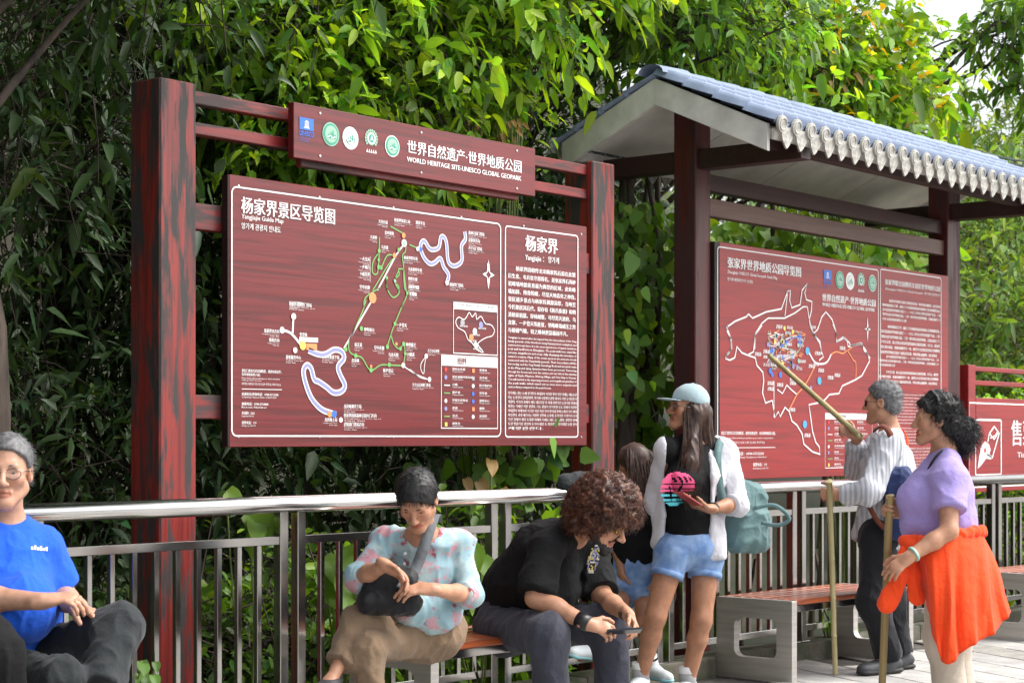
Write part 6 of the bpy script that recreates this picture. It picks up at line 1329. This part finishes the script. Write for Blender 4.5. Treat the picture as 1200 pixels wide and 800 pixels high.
# ---------------------------------------------------------------- 5 girl behind her
J = dict(head=P(742, 545, 10.02), neck=P(746, 578, 10.02), chest=P(748, 610, 10.03), pel=P(744, 668, 10.05), shL=P(728, 594, 10.1), shR=P(772, 594, 9.98), elL=P(722, 636, 10.05), wrL=P(728, 668, 9.95), elR=P(779, 640, 9.98), wrR=P(770, 672, 9.9),
         hipL=P(736, 676, 10.08), knL=P(722, 722, 9.85), anL=P(697, 758, 9.78), toL=P(668, 775, 9.66), hipR=P(754, 676, 10.02), knR=P(754, 727, 9.9), anR=P(765, 781, 9.98), toR=P(780, 795, 9.85))
J['R'] = frame(D(-.45, .85, -.1)); J['face'] = D(-.3, .9); s_ = .86
b = np.array((J['pel'][0], J['pel'][1], 0.)); t = person('girl with long dark hair in black top and denim shorts behind the woman in cap', b)
v = skin_body(J, s_, .0075, .85, .85, hands={'L': (D(0, 0, -1), D(.4, .2, 0), D(0, -1, 0), dict(s=.8)), 'R': (D(0, 0, -1), D(-.4, .2, 0), D(0, -1, 0), dict(s=.8))}); v.mesh('body', MATS['skin_deep'], t, tint=head_tint(J['head'], J['R'], s_), base=b); face_parts(t, J['head'], J['R'], s_, b)
C, R = J['head'], J['R']; T = lambda *p: C+R@np.array(p)*s_
v = scalp(C, R, s_, .005, .018, low=-.06, back=-.12); v.mesh('hair', MATS['hair_brown'], t, folds(.004, 20, (1, 1, .2), 4), base=b)
G = [[T(x, -.02, .12), T(x*2.3, -.09, .06), T(x*2.9, -.115, -.03), T(x*3, -.12, -.12), T(x*3.2, -.11, -.24), T(x*3, -.1, -.31)] for x in (-.034, -.02, 0, .02, .034)]; locks('hair_strands', G, 360, .011, .0024, MATS['hair_brown'], t, b, 5)
v = shirt(J, s_, .0078, (.145, .13, .12), (1.2, 1.2, 1.25), .6, (.062, .064), P(744, 664, 10.05), None, .06); v.mesh('tshirt', MATS['cloth_black'], t, folds(.0025, 9, (1, 1, .5), 5), base=b)
v = trousers(J, s_, .0082, (.108, .105, .09, .09), .13, 1.2, 0, ends={'L': -.52, 'R': -.52}); v.mesh('denim_shorts', MATS['cloth_denim'], t, folds(.004, 12, (1, 1, .6), 5), base=b)
for q in 'LR':
    up_ = UP if q == 'R' else nrm(D(.35, -.1, .9)); shoe(t, J['an'+q], J['to'+q], .93, MATS['shoe_white'], MATS['shoe_aqua'], b, up=up_); mb = MB(); mb.tube([J['an'+q]-up_*.02-b, J['an'+q]+nrm(J['kn'+q]-J['an'+q])*.07-b], .036, 16); mb.build('sock', MATS['sock_white'], t, True); sleeve_trim('sock_stripe', t, J['an'+q]+nrm(J['kn'+q]-J['an'+q])*.05, J['kn'+q]-J['an'+q], .0372, .012, MATS['cloth_black'], b)
# ---------------------------------------------------------------- 6 man with the pointing stick
J = dict(head=P(1034, 471, 10.84), neck=P(1043, 505, 10.86), chest=P(1040, 545, 10.86), pel=P(1036, 622, 10.86), shL=P(1042, 522, 10.68), shR=P(1032, 520, 11.05), elL=P(1019, 577, 10.57), wrL=P(983, 580, 10.68), elR=P(1004, 548, 11.1), wrR=P(1003, 511, 10.93),
         hipL=P(1032, 628, 10.76), knL=P(1024, 705, 10.7), anL=P(1042, 772, 10.78), toL=P(1000, 785, 10.64), hipR=P(1040, 628, 10.96), knR=P(1040, 705, 10.96), anR=P(1056, 768, 10.98), toR=P(1022, 780, 10.88))
J['R'] = frame(D(-.88, .42, -.03)); J['face'] = D(-.9, .35); s_ = 1.
b = np.array((J['pel'][0], J['pel'][1], 0.)); t = person('standing grey haired man in white striped shirt pointing a stick at the map', b)
v = skin_body(J, s_, .0062, 1., leg=.72, hands={'L': (D(-.9, .2, .05), D(0, .8, -.1), D(-.2, -.1, 1), dict(curl=(1.0, 1.1, .7))), 'R': (D(-.55, .1, .35), D(.1, .8, -.4), D(-.1, .2, 1), dict(curl=(1.0, 1.1, .7)))}); v.mesh('body', MATS['skin_tan'], t, tint=head_tint(J['head'], J['R'], s_), base=b); face_parts(t, J['head'], J['R'], s_, b, browm='hair_grey', glasses='lens_dark')
v = scalp(J['head'], J['R'], s_, .0045, .010, hl=.055, low=-.012, back=-.07); v.mesh('hair', MATS['hair_grey'], t, folds(.003, 30, (1, 1, 1), 3), base=b); pp, nn = hair_skin(v, 600, 6); strands('hair_strands', pp-nn*.004, nn*.5+J['R']@np.array((0, -.7, -.3)), .022, .0013, MATS['hair_grey'], t, b, grav=.1, n=4)
v = shirt(J, s_, .0078, (.15, .14, .138), (1.15, 1.2, 1.3), {'L': 1.85, 'R': 1.8}, (.082, .066), None, None, .06); v.limb(J['pel']+UP*.05, P(1030, 645, 10.84), .155, .16, .04, nrm(J['shL']-J['shR']), 1.15); v.cut(P(1032, 640, 10.82), nrm(D(-.35, -.1, -1)))
v.mesh('shirt', MATS['cloth_striped'], t, folds(.009, 8, (1, 1, .5), 31), base=b)
v = trousers(J, s_, .0082, (.108, .092, .08, .078), .135, 1.2, .97); v.mesh('trousers', MATS['cloth_trouser_black'], t, folds(.008, 8, (1, 1, .4), 7), base=b)
for q in 'LR': shoe(t, J['an'+q], J['to'+q], 1.12, MATS['shoe_dark'], MATS['rubber'], b)
bamboo('bamboo stick held up to the map by the man in striped shirt', P(1008, 511, 10.8), P(902, 417, 11.85), .018)
gz = atZ(980, 790, .0); bamboo('upright bamboo stick in the left hand of the man in striped shirt', P(972, 564, 10.66), np.array((*P(979, 790, 10.72)[:2], .006)), .0175)
np_ = thing('backpack', 'small navy backpack slung on the man in striped shirt', 'backpack', P(1062, 620, 10.72)); bb = np.array(np_.location); v = Vol(bb-.4, bb+.6, .006); Rb = np.stack([nrm(D(.3, .9)), nrm(D(.9, -.3)), nrm(D(-.1, 0, 1))], 1)
v.box(P(1052, 590, 10.66), (.11, .075, .2), Rb, .05, .03); v.box(P(1060, 605, 10.6), (.08, .06, .12), Rb, .04, .03); v.mesh('pack_body', MATS['bag_navy'], np_, folds(.009, 9, (1, 1, .7), 4), base=bb)
for w_, g_, nn_, mm in ((.035, [P(1050, 560, 10.75), P(1047, 520, 10.62), P(1036, 500, 10.62), P(1024, 505, 10.66)], [D(.2, -1, .2), D(.1, -1, .3), D(-.1, -.6, .9), D(-.7, -.3, .6)], 'strap_brown'), (.035, [P(1062, 545, 10.76), P(1062, 512, 10.84), P(1050, 500, 10.98)], [D(1, -.4), D(1, -.3, .4), D(.4, .3, 1)], 'cloth_orange'), (.028, [P(1018, 592, 10.62), P(1030, 612, 10.58), P(1048, 628, 10.6)], [D(-.3, -1), D(0, -1), D(.4, -1)], 'strap_brown')): ribbon('strap', g_, w_, .007, MATS[mm], np_, nn_, bb)
# ---------------------------------------------------------------- 7 woman with the orange jacket
J = dict(head=P(1096, 491, 9.0), neck=P(1106, 528, 9.03), chest=P(1103, 572, 9.03), pel=P(1110, 650, 9.06), shL=P(1112, 560, 8.88), shR=P(1098, 558, 9.2), elL=P(1112, 622, 8.78), wrL=P(1066, 652, 8.72), elR=P(1080, 614, 9.24), wrR=P(1058, 600, 9.07),
         hipL=P(1113, 655, 8.96), knL=P(1106, 745, 8.92), anL=P(1116, 826, 8.98), toL=P(1090, 843, 8.86), hipR=P(1106, 655, 9.14), knR=P(1114, 745, 9.13), anR=P(1124, 824, 9.17), toR=P(1100, 838, 9.05))
J['R'] = frame(D(-1, .06, -.02)); J['face'] = D(-1, .05); s_ = .98
b = np.array((J['pel'][0], J['pel'][1], 0.)); t = person('standing woman in lilac t-shirt with an orange jacket tied round her waist', b)
v = skin_body(J, s_, .0062, 1.08, leg=.72, hands={'L': (D(-.75, -.1, -.55), D(-.45, .2, -.6), D(-.5, -.2, .7), dict(curl=(.3, .4, .3))), 'R': (D(-.85, -.1, .1), D(-.2, -.9, -.1), D(-.1, .1, 1), dict(curl=(1., 1.1, .7)))}); v.mesh('body', MATS['skin_tan'], t, tint=head_tint(J['head'], J['R'], s_, (.8, .45, .45)), base=b); face_parts(t, J['head'], J['R'], s_, b)
C, R = J['head'], J['R']; T = lambda *p: C+R@np.array(p)*s_
v = scalp(C, R, s_, .0048, .013, hl=.05, low=-.03, back=-.09); v.ell(P(1129, 514, 9.05), (.052, .052, .072), None, .04); v.ell(P(1135, 502, 9.03), (.04, .04, .045), None, .04); v.limb(T(0, -.08, -.03), P(1128, 508, 9.04), .05, .05, .04); v.mesh('hair', MATS['hair_black'], t, folds(.010, 26, (1, 1, 1), 3), base=b)
pp, nn = hair_skin(v, 2000, 7); strands('hair_curls', pp-nn*.01, nn*.7+J['R']@np.array((0, -.5, -.3))+rng.normal(0, .25, nn.shape), .046, .0016, MATS['hair_black'], t, b, grav=.3, n=8, curlr=.006)
v = shirt(J, s_, .0078, (.14, .145, .142), (1.05, 1.05, 1.1), .60, (.082, .084), P(1105, 640, 9.0), None, .066, [(P(1080, 585, 9.0), (.115, .115, .10), .06), (P(1082, 618, 9.0), (.10, .11, .09), .06)]); v.mesh('tshirt', MATS['cloth_lilac'], t, folds(.005, 8, (1, 1, .5), 5), base=b)
v = trousers(J, s_, .0082, (.115, .095, .085, .08), .14, 1.1, .97); v.mesh('trousers', MATS['cloth_beige'], t, folds(.005, 8, (1, 1, .4), 7), base=b)
for q in 'LR': shoe(t, J['an'+q], J['to'+q], .98, MATS['shoe_white'], MATS['rubber'], b)
sleeve_trim('jade_bangle', t, lerp(J['elL'], J['wrL'], .90), J['wrL']-J['elL'], .038, .012, MATS['jade'], b)
mb = MB(); mb.tube(catmull([P(1083, 560, 8.95), P(1093, 540, 8.93), P(1104, 528, 8.94), P(1116, 527, 9.02), P(1108, 523, 9.12)], 5)-b, .006, 6); mb.build('neck_cord', MATS['leather_black'], t, True)
oj = thing('tied_jacket', 'bright orange jacket tied round the waist of the woman in lilac', 'jacket', np.array((b[0], b[1], .4))); bb = np.array(oj.location)
tp = catmull([(1068, 640, 8.93), (1082, 636, 8.84), (1104, 630, 8.79), (1128, 626, 8.84), (1150, 624, 9.0), (1148, 622, 9.16)], 8); bt = catmull([(1084, 700, 8.88), (1092, 742, 8.78), (1107, 777, 8.74), (1136, 756, 8.78), (1164, 740, 8.9), (1183, 716, 9.08)], 8); V, F = [], []; nu, nv = len(tp), 26
for off in (0, .006):
    for i in range(nu):
        for j in range(nv):
            q = j/(nv-1); a_, c_ = P(*tp[i]), P(*bt[i]); p_ = lerp(a_, c_, q); w_ = .022*q*math.sin(i*.95+.8*math.sin(q*3))+.012*q*math.sin(i*2.1+2*q)-.05*math.sin(math.pi*min(q*1.3, 1))*(.6+.4*math.sin(i*.2)); V.append(p_-bb+FWD*(w_+off-.025)+RIGHT*(.012*math.sin(math.pi*q)*math.sin(i*.5)))
n_ = nu*nv
for i in range(nu-1):
    for j in range(nv-1): a_ = i*nv+j; F += [(a_, a_+nv, a_+nv+1, a_+1), (n_+a_, n_+a_+1, n_+a_+nv+1, n_+a_+nv)]
for i in range(nu-1): a_ = i*nv+nv-1; F.append((a_, a_+nv, n_+a_+nv, n_+a_))
for j in range(nv-1): F += [(j, j+1, n_+j+1, n_+j), ((nu-1)*nv+j, n_+(nu-1)*nv+j, n_+(nu-1)*nv+j+1, (nu-1)*nv+j+1)]
link('jacket_back', np_mesh('jacket_back', V, F, True), MATS['cloth_orange'], oj)
v = Vol(P(1110, 640, 9.0)-.4, P(1110, 640, 9.0)+.4, .006); rg_ = catmull([P(1066, 634, 8.98), P(1080, 634, 8.85), P(1105, 629, 8.80), P(1135, 624, 8.86), P(1152, 622, 9.02), P(1135, 624, 9.2), P(1085, 632, 9.18), P(1066, 634, 9.0)], 3)
for a_, c_ in zip(rg_[:-1], rg_[1:]): v.limb(a_, c_, .017, .017, .02, UP, 1.3)
v.limb(P(1062, 634, 8.9), P(1070, 642, 8.86), .035, .035, .03); v.mesh('waist_tie', MATS['cloth_orange'], oj, folds(.005, 16, (1, 1, 1), 3), base=bb)
for pts_, r0, r1 in (([P(1062, 640, 8.88), P(1054, 675, 8.82), P(1040, 706, 8.82)], .024, .046), ([P(1068, 642, 8.88), P(1070, 675, 8.84), P(1074, 700, 8.84)], .024, .038)):
    v = Vol(np.min(pts_, 0)-.2, np.max(pts_, 0)+.2, .006); m_ = (r0+r1)/2; v.limb(pts_[0], pts_[1], r0, m_, .03, FWD, .6); v.limb(pts_[1], pts_[2], m_, r1, .03, FWD, .5); v.mesh('hanging_sleeve', MATS['cloth_orange'], oj, folds(.006, 12, (1, 1, .4), 5), base=bb)
bamboo('thick dark bamboo stick held by the woman in lilac', P(1043, 580, 9.02), np.array((*P(1032, 842, 9.02)[:2], .006)), .0195, 'bamboo_dark')
# ---------------------------------------------------------------- thin the dense body and cloth meshes where they are flat
thin = [o for o in COL.objects if o.type == 'MESH' and len(o.data.polygons) > 5000 and o.name.split('.')[0] in ('body', 'shirt', 'tshirt', 'trousers', 'tank_top', 'open_shirt', 'denim_shorts', 'hair', 'cap', 'pack_body', 'jacket', 'bag_body')]
for o in thin: mo = o.modifiers.new('thin', 'DECIMATE'); mo.ratio = .42 if o.name.split('.')[0] == 'body' else .4
dg = bpy.context.evaluated_depsgraph_get(); new = [bpy.data.meshes.new_from_object(o.evaluated_get(dg)) for o in thin]
for o, me in zip(thin, new):
    o.modifiers.clear(); old = o.data; o.data = me; bpy.data.meshes.remove(old)
    me.polygons.foreach_set('use_smooth', np.ones(len(me.polygons), bool))
